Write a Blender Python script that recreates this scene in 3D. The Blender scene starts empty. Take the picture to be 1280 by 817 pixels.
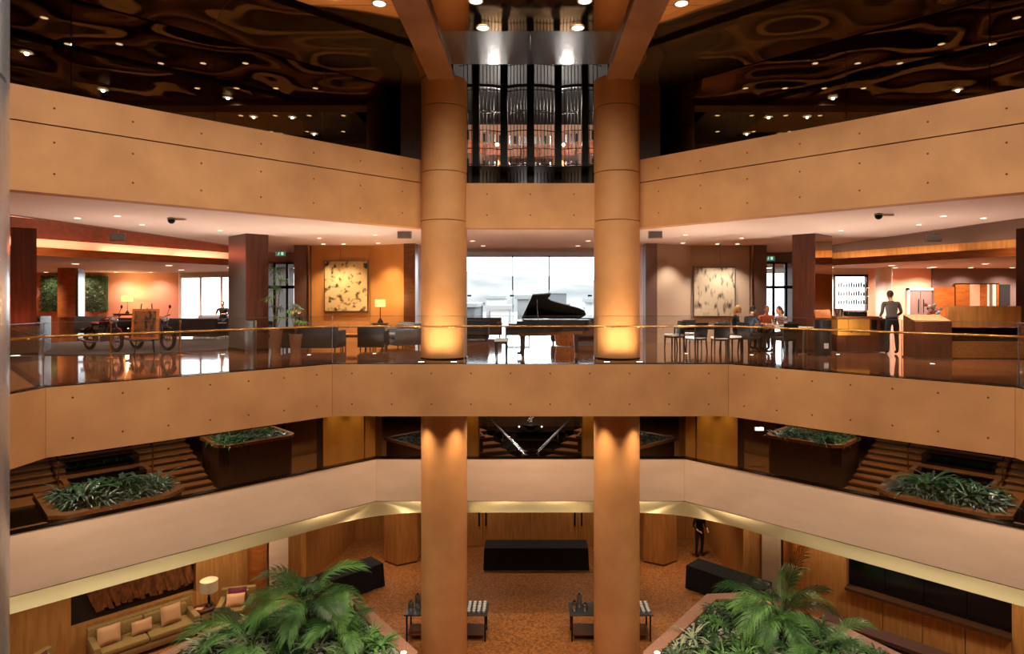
import bpy, bmesh, math, random
from mathutils import Vector, Matrix
from mathutils.geometry import tessellate_polygon
random.seed(7)
PI = math.pi
R = math.radians
SC = bpy.context.scene
COL = SC.collection

# ------------------------------------------------------------------ camera
cam_d = bpy.data.cameras.new('camera')
cam = bpy.data.objects.new('camera', cam_d)
COL.objects.link(cam)
cam.location = (0, 0, 1.6)
cam.rotation_euler = (R(90), 0, 0)
cam_d.sensor_width = 36.0
cam_d.lens = 36.0 * 780 / 1280
cam_d.shift_x = -23.0 / 1280
cam_d.shift_y = -37.5 / 1280
cam_d.clip_start = 0.05
cam_d.clip_end = 3000
SC.camera = cam

# ------------------------------------------------------------------ world, exposure
w = bpy.data.worlds.new('world')
SC.world = w
w.use_nodes = True
bg = w.node_tree.nodes['Background']
bg.inputs['Color'].default_value = (0.93, 0.96, 1.0, 1)
bg.inputs['Strength'].default_value = 7.0
SC.view_settings.view_transform = 'Standard'
SC.view_settings.look = 'None'
SC.view_settings.gamma = 1.0
SC.view_settings.use_curve_mapping = False
SC.view_settings.exposure = 0.0
K_ATR, K_MAIN, K_ONE, K_TWO, K_COL = 0.74, 5.4, 4.1, 2.6, 4.5      # lamp power by zone
SC.cycles.max_bounces = 8
SC.cycles.diffuse_bounces = 3
SC.cycles.glossy_bounces = 4
SC.cycles.transparent_max_bounces = 16
SC.cycles.caustics_reflective = False
SC.cycles.caustics_refractive = False
SC.cycles.sample_clamp_indirect = 3.0

# ------------------------------------------------------------------ materials
def lin(c):
    out = []
    for v in c:
        v = v / 255.0
        out.append(v / 12.92 if v <= 0.04045 else ((v + 0.055) / 1.055) ** 2.4)
    return tuple(out)

MATS = {}
def mat(name, c1, c2=None, rough=0.6, metal=0.0, scale=2.0, detail=5.0, bump=0.0, bscale=30.0, spec=0.5,
        emit=None, estr=0.0, kind='noise', stretch=(1, 1, 1), lo=0.35, hi=0.65, coat=0.0, bdist=0.02, bdetail=3):
    m = bpy.data.materials.new(name)
    m.use_nodes = True
    nt = m.node_tree
    b = nt.nodes['Principled BSDF']
    b.inputs['Roughness'].default_value = rough
    b.inputs['Metallic'].default_value = metal
    b.inputs['Specular IOR Level'].default_value = spec
    b.inputs['Coat Weight'].default_value = coat
    b.inputs['Coat Roughness'].default_value = 0.04
    a = lin(c1)
    b.inputs['Base Color'].default_value = (*a, 1)
    if emit:
        b.inputs['Emission Color'].default_value = (*lin(emit), 1)
        b.inputs['Emission Strength'].default_value = estr
    geo = mp = None
    if c2 or bump:
        geo = nt.nodes.new('ShaderNodeNewGeometry')
        mp = nt.nodes.new('ShaderNodeMapping')
        mp.inputs['Scale'].default_value = stretch
        nt.links.new(geo.outputs['Position'], mp.inputs['Vector'])
    if c2:
        if kind == 'voronoi':
            t = nt.nodes.new('ShaderNodeTexVoronoi')
            t.inputs['Scale'].default_value = scale
            o = t.outputs['Color']
        else:
            t = nt.nodes.new('ShaderNodeTexNoise')
            t.inputs['Scale'].default_value = scale
            t.inputs['Detail'].default_value = detail
            o = t.outputs['Fac']
        nt.links.new(mp.outputs[0], t.inputs['Vector'])
        r = nt.nodes.new('ShaderNodeValToRGB')
        r.color_ramp.elements[0].position = lo
        r.color_ramp.elements[1].position = hi
        r.color_ramp.elements[0].color = (*a, 1)
        r.color_ramp.elements[1].color = (*lin(c2), 1)
        nt.links.new(o, r.inputs[0])
        nt.links.new(r.outputs[0], b.inputs['Base Color'])
    if bump:
        n = nt.nodes.new('ShaderNodeTexNoise')
        n.inputs['Scale'].default_value = bscale
        n.inputs['Detail'].default_value = bdetail
        nt.links.new(mp.outputs[0], n.inputs['Vector'])
        bp = nt.nodes.new('ShaderNodeBump')
        bp.inputs['Strength'].default_value = bump
        bp.inputs['Distance'].default_value = bdist
        nt.links.new(n.outputs['Fac'], bp.inputs['Height'])
        nt.links.new(bp.outputs[0], b.inputs['Normal'])
    MATS[name] = m
    return m

def glassmat(name, tint, base=0.04, edge=0.5, gloss=(1, 1, 1), rough=0.0):
    m = bpy.data.materials.new(name)
    m.use_nodes = True
    nt = m.node_tree
    nt.nodes.remove(nt.nodes['Principled BSDF'])
    out = nt.nodes['Material Output']
    tr = nt.nodes.new('ShaderNodeBsdfTransparent')
    tr.inputs[0].default_value = (*tint, 1)
    gl = nt.nodes.new('ShaderNodeBsdfGlossy')
    gl.inputs['Color'].default_value = (*gloss, 1)
    gl.inputs['Roughness'].default_value = rough
    fr = nt.nodes.new('ShaderNodeFresnel')
    fr.inputs['IOR'].default_value = 1.45
    ma = nt.nodes.new('ShaderNodeMath')
    ma.operation = 'MULTIPLY_ADD'
    ma.inputs[1].default_value = edge
    ma.inputs[2].default_value = base
    nt.links.new(fr.outputs[0], ma.inputs[0])
    mx = nt.nodes.new('ShaderNodeMixShader')
    nt.links.new(ma.outputs[0], mx.inputs[0])
    nt.links.new(tr.outputs[0], mx.inputs[1])
    nt.links.new(gl.outputs[0], mx.inputs[2])
    nt.links.new(mx.outputs[0], out.inputs['Surface'])
    MATS[name] = m
    return m

mat('concrete', (186, 132, 80), (214, 158, 100), rough=0.62, scale=0.9, bump=0.08, bscale=25, lo=0.3, hi=0.7)
mat('hole', (96, 60, 34), rough=0.9)
mat('parapet', (226, 198, 168), (232, 204, 176), rough=0.55, scale=1.2, stretch=(1, 1, 4))
mat('satin_gold', (146, 132, 94), rough=0.33, metal=0.8)
mat('brass_panel', (196, 140, 58), (210, 152, 66), rough=0.34, metal=0.35, scale=3, stretch=(1, 1, 0.1))
mat('brass', (214, 170, 96), rough=0.22, metal=1.0)
mat('bronze_mirror', (232, 190, 136), rough=0.07, metal=0.92, bump=0.8, bscale=0.5, bdist=0.9, bdetail=0)
mat('bronze_flat', (205, 160, 112), rough=0.06, metal=1.0, bump=0.4, bscale=0.5, bdist=0.12, bdetail=0)
mat('silver_mirror', (165, 168, 172), rough=0.2, metal=0.95, bump=0.2, bscale=0.9)
mat('copper_beam', (164, 116, 78), (150, 104, 68), rough=0.35, metal=0.3, scale=2)
mat('dark_bronze', (40, 28, 18), rough=0.2, metal=0.8)
mat('black', (10, 10, 10), rough=0.5)
mat('black_metal', (14, 14, 15), rough=0.35, metal=0.5)
mat('black_ceiling', (9, 8, 7), rough=0.8)
mat('chrome', (205, 210, 216), rough=0.22, metal=0.8, bump=0.15, bscale=1.2)
mat('steel', (190, 192, 196), rough=0.25, metal=1.0)
mat('granite_floor', (146, 94, 62), (108, 66, 42), rough=0.08, scale=14, detail=8, spec=0.65, coat=0.5)
mat('granite_rim', (150, 104, 82), (190, 150, 126), rough=0.4, scale=45, detail=6)
mat('granite_tan', (150, 98, 52), (128, 80, 40), rough=0.35, scale=20)
mat('lower_floor', (128, 78, 36), (176, 116, 60), rough=0.5, scale=16, detail=9, lo=0.4, hi=0.62)
mat('carpet_dark', (56, 54, 54), (72, 70, 70), rough=0.95, scale=30)
mat('ceiling_white', (236, 218, 206), rough=0.75)
mat('soffit_pale', (206, 206, 204), rough=0.7)
mat('ceiling_brown', (104, 70, 44), rough=0.6)
mat('wall_brown', (134, 88, 46), (116, 74, 38), rough=0.45, scale=1.2)
mat('wall_dark', (74, 46, 26), (62, 38, 22), rough=0.4, scale=8)
mat('wood_panel', (200, 144, 80), (178, 122, 64), rough=0.42, scale=2.2, stretch=(6, 6, 0.6))
mat('wood_red', (86, 46, 30), (64, 34, 22), rough=0.35, scale=2.5, stretch=(5, 5, 0.4))
mat('wood_orange', (176, 104, 48), (150, 84, 36), rough=0.35, scale=2.5, stretch=(1, 1, 5))
mat('wood_brown', (112, 66, 30), (88, 50, 22), rough=0.35, scale=2.5, stretch=(1, 1, 5))
mat('wall_peach', (236, 178, 150), rough=0.7)
mat('wall_warm', (206, 150, 88), (196, 140, 80), rough=0.5, scale=1.5)
mat('wall_beige', (186, 166, 144), rough=0.6)
mat('wall_mauve', (128, 108, 106), rough=0.7)
mat('wall_taupe', (112, 88, 78), rough=0.6)
mat('leather_black', (24, 24, 25), rough=0.4)
mat('fabric_dark', (36, 38, 42), rough=0.9)
mat('fabric_grey', (108, 112, 118), (92, 96, 102), rough=0.9, scale=25)
mat('fabric_brown', (78, 50, 40), rough=0.85)
mat('fabric_olive', (156, 128, 74), (144, 116, 66), rough=0.9, scale=20)
mat('cushion_tan', (206, 160, 116), rough=0.9)
mat('cushion_peach', (232, 176, 128), rough=0.9)
mat('cushion_purple', (112, 40, 66), rough=0.9)
mat('cloth_black', (7, 8, 10), rough=0.85)
mat('lamp_shade', (214, 196, 164), rough=0.9)
mat('lens_far', (255, 255, 255), rough=0.4, emit=(255, 240, 220), estr=28.0)
mat('piano_black', (34, 34, 36), rough=0.28)
mat('shade_lit', (230, 180, 110), rough=0.9, emit=(255, 190, 100), estr=2.5)
mat('lens', (255, 245, 230), rough=0.4, emit=(255, 236, 208), estr=5.0)
mat('lens_dim', (255, 245, 230), rough=0.4, emit=(255, 232, 200), estr=3.0)
mat('strip_warm', (255, 230, 200), rough=0.4, emit=(255, 205, 160), estr=5.0)
mat('strip_white', (255, 255, 255), rough=0.4, emit=(255, 246, 236), estr=6.0)
mat('leaf_green', (112, 164, 82), (66, 118, 50), rough=0.45, scale=3)
mat('leaf_dark', (52, 92, 46), (34, 64, 34), rough=0.42, scale=3)
mat('leaf_cool', (92, 112, 92), (60, 82, 66), rough=0.4, scale=4)
mat('leaf_pale', (176, 188, 156), (128, 150, 108), rough=0.45, scale=5)
mat('stem', (88, 76, 40), rough=0.8)
mat('soil', (46, 36, 28), (66, 56, 46), rough=1.0, scale=12)
mat('pebble', (206, 204, 198), (170, 168, 162), rough=0.7, scale=10)
mat('pebble_tan', (192, 166, 128), (150, 122, 88), rough=0.8, scale=14)
mat('water', (8, 8, 7), rough=0.04, spec=0.8)
mat('granite_black', (8, 9, 12), (34, 38, 48), rough=0.15, scale=60, detail=6, lo=0.55, hi=0.8)
mat('pot', (120, 84, 62), rough=0.7)
mat('white', (228, 226, 220), rough=0.5)
mat('porcelain', (235, 234, 230), rough=0.2)
mat('skin', (214, 160, 128), rough=0.6)
mat('hair_dark', (26, 18, 14), rough=0.6)
mat('hair_blond', (206, 160, 96), rough=0.6)
mat('hair_brown', (92, 58, 36), rough=0.6)
mat('hair_grey', (190, 186, 182), rough=0.6)
mat('shirt_grey', (84, 76, 74), rough=0.85)
mat('trouser_black', (16, 16, 18), rough=0.85)
mat('jacket_blue', (40, 50, 64), rough=0.85)
mat('top_orange', (206, 108, 62), rough=0.85)
mat('top_white', (222, 222, 222), rough=0.85)
mat('top_stripe', (206, 190, 176), (120, 92, 84), rough=0.85, scale=14, stretch=(0.2, 0.2, 3), lo=0.45, hi=0.55)
mat('top_black', (22, 22, 24), rough=0.85)
mat('scarf_yellow', (196, 150, 70), rough=0.85)
mat('rubber', (12, 12, 12), rough=0.7)
mat('tank_red', (92, 24, 16), rough=0.2, coat=0.6)
mat('orange_top', (222, 140, 60), (208, 120, 44), rough=0.4, scale=5)
mat('exit_green', (24, 130, 84), rough=0.4, emit=(30, 150, 96), estr=0.6)
mat('exit_white', (235, 245, 238), rough=0.4, emit=(235, 250, 240), estr=0.8)
mat('sign_grey', (120, 124, 128), rough=0.4)
mat('hill', (84, 86, 86), (112, 112, 110), rough=1.0, scale=0.02)
mat('city_a', (160, 160, 158), rough=0.9)
mat('city_b', (120, 122, 122), rough=0.9)
mat('city_c', (84, 86, 88), rough=0.9)
mat('art_left', (206, 184, 138), (60, 50, 30), rough=0.8, scale=5.5, detail=9, lo=0.53, hi=0.66)
mat('art_right', (186, 172, 146), (58, 52, 44), rough=0.8, scale=4.6, detail=9, lo=0.51, hi=0.68, stretch=(1.6, 1, 0.6))
mat('poster', (112, 68, 34), (34, 22, 16), rough=0.5, scale=9, detail=3, lo=0.48, hi=0.6, stretch=(1.5, 1, 0.6))
mat('mirror_clean', (235, 215, 190), rough=0.02, metal=1.0)
mat('bark_slat', (150, 88, 36), (92, 50, 20), rough=0.7, scale=9, stretch=(1, 1, 0.4))
mat('niche', (34, 24, 18), rough=0.6)
mat('screen_dark', (22, 24, 26), rough=0.25)
mat('bottle_a', (70, 60, 40), rough=0.1)
mat('bottle_b', (40, 60, 46), rough=0.1)
mat('flower_red', (206, 84, 62), rough=0.7)
mat('panel_steel', (120, 124, 126), rough=0.3, metal=0.8)
mat('book_tan', (206, 158, 112), rough=0.7)
mat('wood_strip', (196, 112, 66), (150, 74, 44), rough=0.5, scale=6, stretch=(1, 1, 6))
glassmat('clear_glass', (0.97, 0.985, 0.98), base=0.012, edge=0.55)
glassmat('window_glass', (0.96, 0.98, 0.98), base=0.01, edge=0.3)
glassmat('dark_glass', (0.2, 0.17, 0.13), base=0.13, edge=0.9, gloss=(0.62, 0.56, 0.42))
M = MATS

# ------------------------------------------------------------------ mesh building
def V3(p):
    return Vector(p)

class MB:
    def __init__(self):
        self.v = []
        self.f = []
    def add(self, vs, fs):
        b = len(self.v)
        self.v += [tuple(p) for p in vs]
        self.f += [tuple(i + b for i in f) for f in fs]
        return self
    def box(self, x0, x1, y0, y1, z0, z1):
        return self.add([(x0, y0, z0), (x1, y0, z0), (x1, y1, z0), (x0, y1, z0), (x0, y0, z1), (x1, y0, z1), (x1, y1, z1), (x0, y1, z1)],
                        [(0, 3, 2, 1), (4, 5, 6, 7), (0, 1, 5, 4), (1, 2, 6, 5), (2, 3, 7, 6), (3, 0, 4, 7)])
    def rbox(self, x0, x1, y0, y1, z0, z1, r=0.03, seg=2):
        bm = bmesh.new()
        bmesh.ops.create_cube(bm, size=1)
        for v in bm.verts:
            v.co = Vector(((x0 + x1) / 2 + v.co.x * (x1 - x0), (y0 + y1) / 2 + v.co.y * (y1 - y0), (z0 + z1) / 2 + v.co.z * (z1 - z0)))
        bmesh.ops.bevel(bm, geom=bm.edges[:], offset=r, segments=seg, affect='EDGES', profile=0.5)
        bm.verts.index_update()
        self.add([v.co[:] for v in bm.verts], [[v.index for v in f.verts] for f in bm.faces])
        bm.free()
        return self
    def prism(self, poly, z0, z1):
        n = len(poly)
        a = sum(poly[i][0] * poly[(i + 1) % n][1] - poly[(i + 1) % n][0] * poly[i][1] for i in range(n))
        if a < 0:
            poly = poly[::-1]
        vs = [(p[0], p[1], z0) for p in poly] + [(p[0], p[1], z1) for p in poly]
        fs = [tuple(range(n - 1, -1, -1)), tuple(range(n, 2 * n))] + [(i, (i + 1) % n, n + (i + 1) % n, n + i) for i in range(n)]
        return self.add(vs, fs)
    def frustum(self, c0, z0, hx0, hy0, c1, z1, hx1, hy1):
        vs = []
        for c, z, hx, hy in ((c0, z0, hx0, hy0), (c1, z1, hx1, hy1)):
            vs += [(c[0] - hx, c[1] - hy, z), (c[0] + hx, c[1] - hy, z), (c[0] + hx, c[1] + hy, z), (c[0] - hx, c[1] + hy, z)]
        return self.add(vs, [(0, 3, 2, 1), (4, 5, 6, 7), (0, 1, 5, 4), (1, 2, 6, 5), (2, 3, 7, 6), (3, 0, 4, 7)])
    def tube(self, path, r, n=8, closed=False):
        pts = [Vector(p) for p in path]
        rs = r if isinstance(r, (list, tuple)) else [r] * len(pts)
        m = len(pts)
        vs, fs = [], []
        prev = None
        for i, p in enumerate(pts):
            if closed:
                t = (pts[(i + 1) % m] - pts[i - 1]).normalized()
            else:
                t = (pts[min(i + 1, m - 1)] - pts[max(i - 1, 0)]).normalized()
            if prev is None:
                u = t.cross(Vector((0, 0, 1)))
                if u.length < 0.05:
                    u = t.cross(Vector((1, 0, 0)))
                u.normalize()
            else:
                u = (prev - t * prev.dot(t))
                u.normalize()
            prev = u
            q = t.cross(u)
            for k in range(n):
                a = 2 * PI * k / n
                vs.append(p + (u * math.cos(a) + q * math.sin(a)) * rs[i])
        for i in range(m if closed else m - 1):
            j = (i + 1) % m
            for k in range(n):
                k2 = (k + 1) % n
                fs.append((i * n + k, i * n + k2, j * n + k2, j * n + k))
        if not closed:
            fs.append(tuple(range(n - 1, -1, -1)))
            fs.append(tuple((m - 1) * n + k for k in range(n)))
        return self.add(vs, fs)
    def lathe(self, prof, c=(0, 0, 0), n=24, cap=True):
        vs, fs = [], []
        m = len(prof)
        for r, z in prof:
            for k in range(n):
                a = 2 * PI * k / n
                vs.append((c[0] + r * math.cos(a), c[1] + r * math.sin(a), c[2] + z))
        for i in range(m - 1):
            for k in range(n):
                k2 = (k + 1) % n
                fs.append((i * n + k, i * n + k2, (i + 1) * n + k2, (i + 1) * n + k))
        if cap:
            fs.append(tuple(range(n - 1, -1, -1)))
            fs.append(tuple((m - 1) * n + k for k in range(n)))
        return self.add(vs, fs)
    def ball(self, c, rx, ry=None, rz=None, n=12, m=8):
        ry = ry or rx
        rz = rz or rx
        vs = [(c[0], c[1], c[2] - rz)]
        for i in range(1, m):
            a = -PI / 2 + PI * i / m
            for k in range(n):
                b = 2 * PI * k / n
                vs.append((c[0] + rx * math.cos(a) * math.cos(b), c[1] + ry * math.cos(a) * math.sin(b), c[2] + rz * math.sin(a)))
        vs.append((c[0], c[1], c[2] + rz))
        fs = []
        for k in range(n):
            k2 = (k + 1) % n
            fs.append((0, 1 + k2, 1 + k))
            for i in range(m - 2):
                fs.append((1 + i * n + k, 1 + i * n + k2, 1 + (i + 1) * n + k2, 1 + (i + 1) * n + k))
            fs.append((1 + (m - 2) * n + k, 1 + (m - 2) * n + k2, len(vs) - 1))
        return self.add(vs, fs)
    def xform(self, mtx):
        self.v = [tuple(mtx @ Vector(p)) for p in self.v]
        return self
    def mesh(self, name, m, smooth=False):
        me = bpy.data.meshes.new(name)
        me.from_pydata(self.v, [], self.f)
        me.update()
        if m:
            me.materials.append(M[m] if isinstance(m, str) else m)
        if smooth:
            me.shade_smooth()
            me.set_sharp_from_angle(angle=R(42))
        return me
    def build(self, name, m, parent=None, smooth=False):
        o = bpy.data.objects.new(name, self.mesh(name, m, smooth))
        COL.objects.link(o)
        if parent is not None:
            o.parent = parent
        return o

def tag(o, label=None, cat=None, group=None, kind=None):
    if label: o['label'] = label
    if cat: o['category'] = cat
    if group: o['group'] = group
    if kind: o['kind'] = kind
    return o
def thing(name, label, cat, loc=(0, 0, 0), rz=0.0, group=None, kind=None):
    o = bpy.data.objects.new(name, None)
    COL.objects.link(o)
    o.empty_display_size = 0.1
    o.location = loc
    o.rotation_euler = (0, 0, rz)
    return tag(o, label, cat, group, kind)
def struct(name, label, cat='wall'):
    return thing(name, label, cat, kind='structure')
def smesh(mb, name, m, label, cat='wall', smooth=False):
    return tag(mb.build(name, m, None, smooth), label, cat, None, 'structure')
KIDS = {}
def copy_tree(o, parent=None):
    c = o.copy()
    COL.objects.link(c)
    if parent is not None:
        c.parent = parent
    for ch in [x for x in bpy.data.objects if x.parent == o]:
        copy_tree(ch, c)
    return c
def inst(name, me, parent, loc=(0, 0, 0), rot=(0, 0, 0), sc=1.0):
    o = bpy.data.objects.new(name, me)
    COL.objects.link(o)
    o.parent = parent
    o.location = loc
    o.rotation_euler = rot
    o.scale = (sc, sc, sc) if not isinstance(sc, tuple) else sc
    return o

def plate_hole(outer, hole, z, flip=False):
    pts = [[Vector((p[0], p[1], 0)) for p in outer]]
    if hole:
        pts.append([Vector((p[0], p[1], 0)) for p in hole])
    tris = tessellate_polygon(pts)
    flat = [p for l in pts for p in l]
    mb = MB()
    fs = []
    for t in tris:
        a, b, c = (flat[i] for i in t)
        up = (b - a).cross(c - a).z > 0
        fs.append(tuple(t) if up != flip else tuple(t[::-1]))
    mb.add([(p.x, p.y, z) for p in flat], fs)
    return mb

def octo(c, F, S, Dn, N, Y0):
    D1 = F - (S - c)
    return [(-N, Y0), (-S, Dn), (-S, D1), (-c, F), (c, F), (S, D1), (S, Dn), (N, Y0)]
def offset(poly, t):
    """outward offset of a closed clockwise polygon (void seen from above, running left side up)"""
    n = len(poly)
    out = []
    for i in range(n):
        p0, p1, p2 = (Vector(poly[i - 1]), Vector(poly[i]), Vector(poly[(i + 1) % n]))
        d1 = (p1 - p0).normalized()
        d2 = (p2 - p1).normalized()
        n1 = Vector((-d1.y, d1.x))
        n2 = Vector((-d2.y, d2.x))
        b = (n1 + n2).normalized()
        out.append(tuple(p1 + b * (t / max(0.2, b.dot(n1)))))
    return out
def seg_prism(poly, i, t, z0, z1, t0=0.0, gap=0.0):
    a = offset(poly, t0) if t0 else poly
    b = offset(poly, t)
    j = (i + 1) % len(poly)
    q = [Vector(a[i]), Vector(a[j]), Vector(b[j]), Vector(b[i])]
    if gap:
        d = (q[1] - q[0]).normalized() * gap
        q = [q[0] + d, q[1] - d, q[2] - d, q[3] + d]
    return MB().prism([tuple(p) for p in q], z0, z1)
def clip(poly, nx, ny, d):
    """keep nx*x+ny*y<=d"""
    out = []
    for i in range(len(poly)):
        p, q = poly[i], poly[(i + 1) % len(poly)]
        a = nx * p[0] + ny * p[1] - d
        b = nx * q[0] + ny * q[1] - d
        if a <= 0:
            out.append(p)
        if (a < 0 < b) or (b < 0 < a):
            t = a / (a - b)
            out.append((p[0] + (q[0] - p[0]) * t, p[1] + (q[1] - p[1]) * t))
    return out

# lights ---------------------------------------------------------------
WARM = (1.0, 0.76, 0.52)
SOFT = (1.0, 0.89, 0.78)
def spot(loc, energy, angle=120, blend=0.9, color=WARM, size=0.08, rot=(0, 0, 0), parent=None):
    d = bpy.data.lights.new('spot_light', 'SPOT')
    d.energy = energy
    d.spot_size = R(angle)
    d.spot_blend = blend
    d.color = color
    d.shadow_soft_size = size
    o = bpy.data.objects.new('spot_light', d)
    COL.objects.link(o)
    o.location = loc
    o.rotation_euler = rot
    if parent:
        o.parent = parent
    return o
def point(loc, energy, color=WARM, size=0.08, parent=None):
    d = bpy.data.lights.new('bulb_light', 'POINT')
    d.energy = energy
    d.color = color
    d.shadow_soft_size = size
    o = bpy.data.objects.new('bulb_light', d)
    COL.objects.link(o)
    o.location = loc
    if parent:
        o.parent = parent
    return o
_dl = {}
def downlight(loc, label, group, energy=0, angle=120, color=WARM, r=0.09, lens='lens', blend=0.9):
    key = (r, lens)
    if key not in _dl:
        a = MB().lathe([(r * 1.25, 0.0), (r * 1.25, -0.012), (r, -0.012), (r, 0.0)], n=16, cap=False).mesh('trim_ring', 'white', True)
        b = MB().lathe([(r, -0.010), (r, -0.002)], n=16).mesh('lens', lens)
        _dl[key] = (a, b)
    a, b = _dl[key]
    t = thing('downlight', label, 'downlight', loc, 0, group)
    inst('trim_ring', a, t)
    inst('lens', b, t)
    if energy:
        spot((0, 0, -0.03), energy, angle, blend, color, 0.04, parent=t)
    return t

# ================================================================== STRUCTURE
ZC, ZU, ZT = 3.45, 5.2, 7.3            # main ceiling, top of upper band, bronze ceiling
ZB = -1.24                             # bottom of the main floor band
ZP0, ZP1 = -4.28, -3.06                # pale parapet
ZL1, ZL2 = -4.0, -7.9                  # floors below
V_MAIN = octo(4.72, 14.86, 8.56, 5.5, 3.5, 0.5)
V_UP = octo(2.86, 16.4, 9.6, 5.5, 3.5, -0.6)
V_LOW = octo(4.45, 18.0, 12.0, 4.0, 5.0, -2.0)
RECT = [(-27, -8), (27, -8), (27, 36), (-27, 36)]
RECT1 = [(-20, -6), (20, -6), (20, 30), (-20, 30)]

smesh(plate_hole(RECT, V_MAIN, 0.0), 'floor', 'granite_floor', 'polished brown granite floor of the main level around the atrium void', 'floor')
smesh(plate_hole(RECT1, V_LOW, ZL1), 'floor_lower', 'granite_tan', 'tan stone floor of the planted level below the main band', 'floor')
smesh(MB().box(-20, 20, -6, 30, ZL2 - 0.2, ZL2), 'floor_ground', 'lower_floor', 'speckled orange brown floor at the bottom of the atrium', 'floor')

def tie_holes(poly, i, zs, n, t=-0.004, off=0.0):
    """small formwork holes, joined"""
    a, b = Vector(poly[i]), Vector(poly[(i + 1) % len(poly)])
    d = (b - a).normalized()
    L = (b - a).length
    nrm = Vector((d.y, -d.x))
    mb = MB()
    for k in range(n):
        s = L * (k + 0.5) / n
        for z in zs:
            c = a + d * s + nrm * 0.003
            vs = [(c.x, c.y, z)]
            for q in range(8):
                an = 2 * PI * q / 8
                p = c + d * math.cos(an) * 0.02
                vs.append((p.x, p.y, z + math.sin(an) * 0.02))
            vs.append((c.x - nrm.x * 0.02, c.y - nrm.y * 0.02, z))
            mb.add(vs, [(0, 1 + q, 1 + (q + 1) % 8) for q in range(8)] + [(9, 1 + (q + 1) % 8, 1 + q) for q in range(8)])
    return mb

# main floor band
b_main = struct('wall_main_balcony', 'tan concrete band edging the main floor, below the glass balustrade')
for i in range(8):
    seg_prism(V_MAIN, i, 0.35, ZB, 0.0 if i != 7 else -0.01, gap=0.004).build('fascia_panel', 'concrete', b_main)
for i, n in ((2, 7), (3, 10), (4, 7)):
    tag(tie_holes(V_MAIN, i, (-0.22, -0.95), n).build('tie_hole', 'hole', b_main), kind='stuff')
# upper band
b_up = struct('wall_upper_balcony', 'tall tan concrete band above the main ceiling with a horizontal groove')
for i in range(8):
    if i == 3:
        seg_prism(V_UP, i, 0.35, ZC - 0.04, 4.59).build('fascia_panel', 'concrete', b_up)
    else:
        seg_prism(V_UP, i, 0.35, ZC - 0.04, 4.585, gap=0.002).build('fascia_panel', 'concrete', b_up)
        seg_prism(V_UP, i, 0.35, 4.61, ZU, gap=0.002).build('fascia_panel', 'concrete', b_up)
        seg_prism(V_UP, i, 0.33, 4.57, 4.62, t0=0.03).build('groove', 'hole', b_up)
for i, n in ((2, 8), (3, 5), (4, 8)):
    tag(tie_holes(V_UP, i, (3.75, 4.3) + ((4.9,) if i != 3 else ()), n).build('tie_hole', 'hole', b_up), kind='stuff')
# pale parapet and the gold strip under it
b_low = struct('wall_lower_parapet', 'smooth pale peach parapet band of the planted level')
for i in range(8):
    seg_prism(V_LOW, i, 0.18, ZP0, ZP1, gap=0.003).build('parapet_panel', 'parapet', b_low)
    seg_prism(V_LOW, i, 0.2, ZP1, ZP1 + 0.02, t0=-0.015).build('coping', 'dark_bronze', b_low)
fs = struct('trim_1', 'curved satin gold strip running under the pale parapet', 'trim')
def rounded(poly, rad, n=7):
    out = []
    m = len(poly)
    for i in range(m):
        p0, p1, p2 = Vector(poly[i - 1]), Vector(poly[i]), Vector(poly[(i + 1) % m])
        a = p1 + (p0 - p1).normalized() * rad
        c = p1 + (p2 - p1).normalized() * rad
        for k in range(n + 1):
            t = k / n
            out.append(tuple(a * (1 - t) ** 2 + p1 * 2 * t * (1 - t) + c * t * t))
    return out
topl = rounded(V_LOW, 0.06)
botl = rounded(offset(V_LOW, -0.16), 1.5)
n = len(topl)
mb = MB()
mb.add([(p[0], p[1], ZP0 - 0.015) for p in topl] + [(p[0], p[1], -4.56) for p in botl] + [(p[0], p[1], -4.56) for p in rounded(offset(V_LOW, 0.3), 1.5)],
       [(i, (i + 1) % n, n + (i + 1) % n, n + i) for i in range(n)] + [(n + i, n + (i + 1) % n, 2 * n + (i + 1) % n, 2 * n + i) for i in range(n)])
mb.build('gold_strip', 'satin_gold', fs, True)
seg = MB()
for i in range(8):
    a = offset(V_LOW, 0.02)
    b = offset(V_LOW, 0.12)
    j = (i + 1) % 8
    seg.prism([a[i], a[j], b[j], b[i]], ZP0 - 0.02, ZP0 + 0.005)
seg.build('shadow_gap', 'hole', fs)

# ceilings
xs = 11.2
CURVE1 = [(-12.4, 8), (-11.9, 13), (-11.5, 14.8), (-11.1, 18), (-10.75, 22), (-10.7, 27.2)]
outer = [(-12.4, -8)] + CURVE1 + [(-p[0], p[1]) for p in CURVE1[::-1]] + [(12.4, -8)]
smesh(plate_hole(outer[::-1], V_UP, ZC, True), 'ceiling', 'ceiling_white', 'pale ceiling of the main level around the atrium', 'ceiling')
smesh(plate_hole(RECT, offset(V_UP, 0.34), 3.95, True), 'ceiling_cove', 'soffit_pale', 'pale cove ceiling over the lounge and restaurant', 'ceiling')
smesh(plate_hole(RECT1, V_MAIN, ZB + 0.01, True), 'ceiling_lower', 'ceiling_brown', 'brown ceiling of the planted level under the main floor', 'ceiling')
smesh(plate_hole(RECT1, V_LOW, -4.5, True), 'ceiling_ground', 'wall_brown', 'brown ceiling over the bottom floor', 'ceiling')
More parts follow.
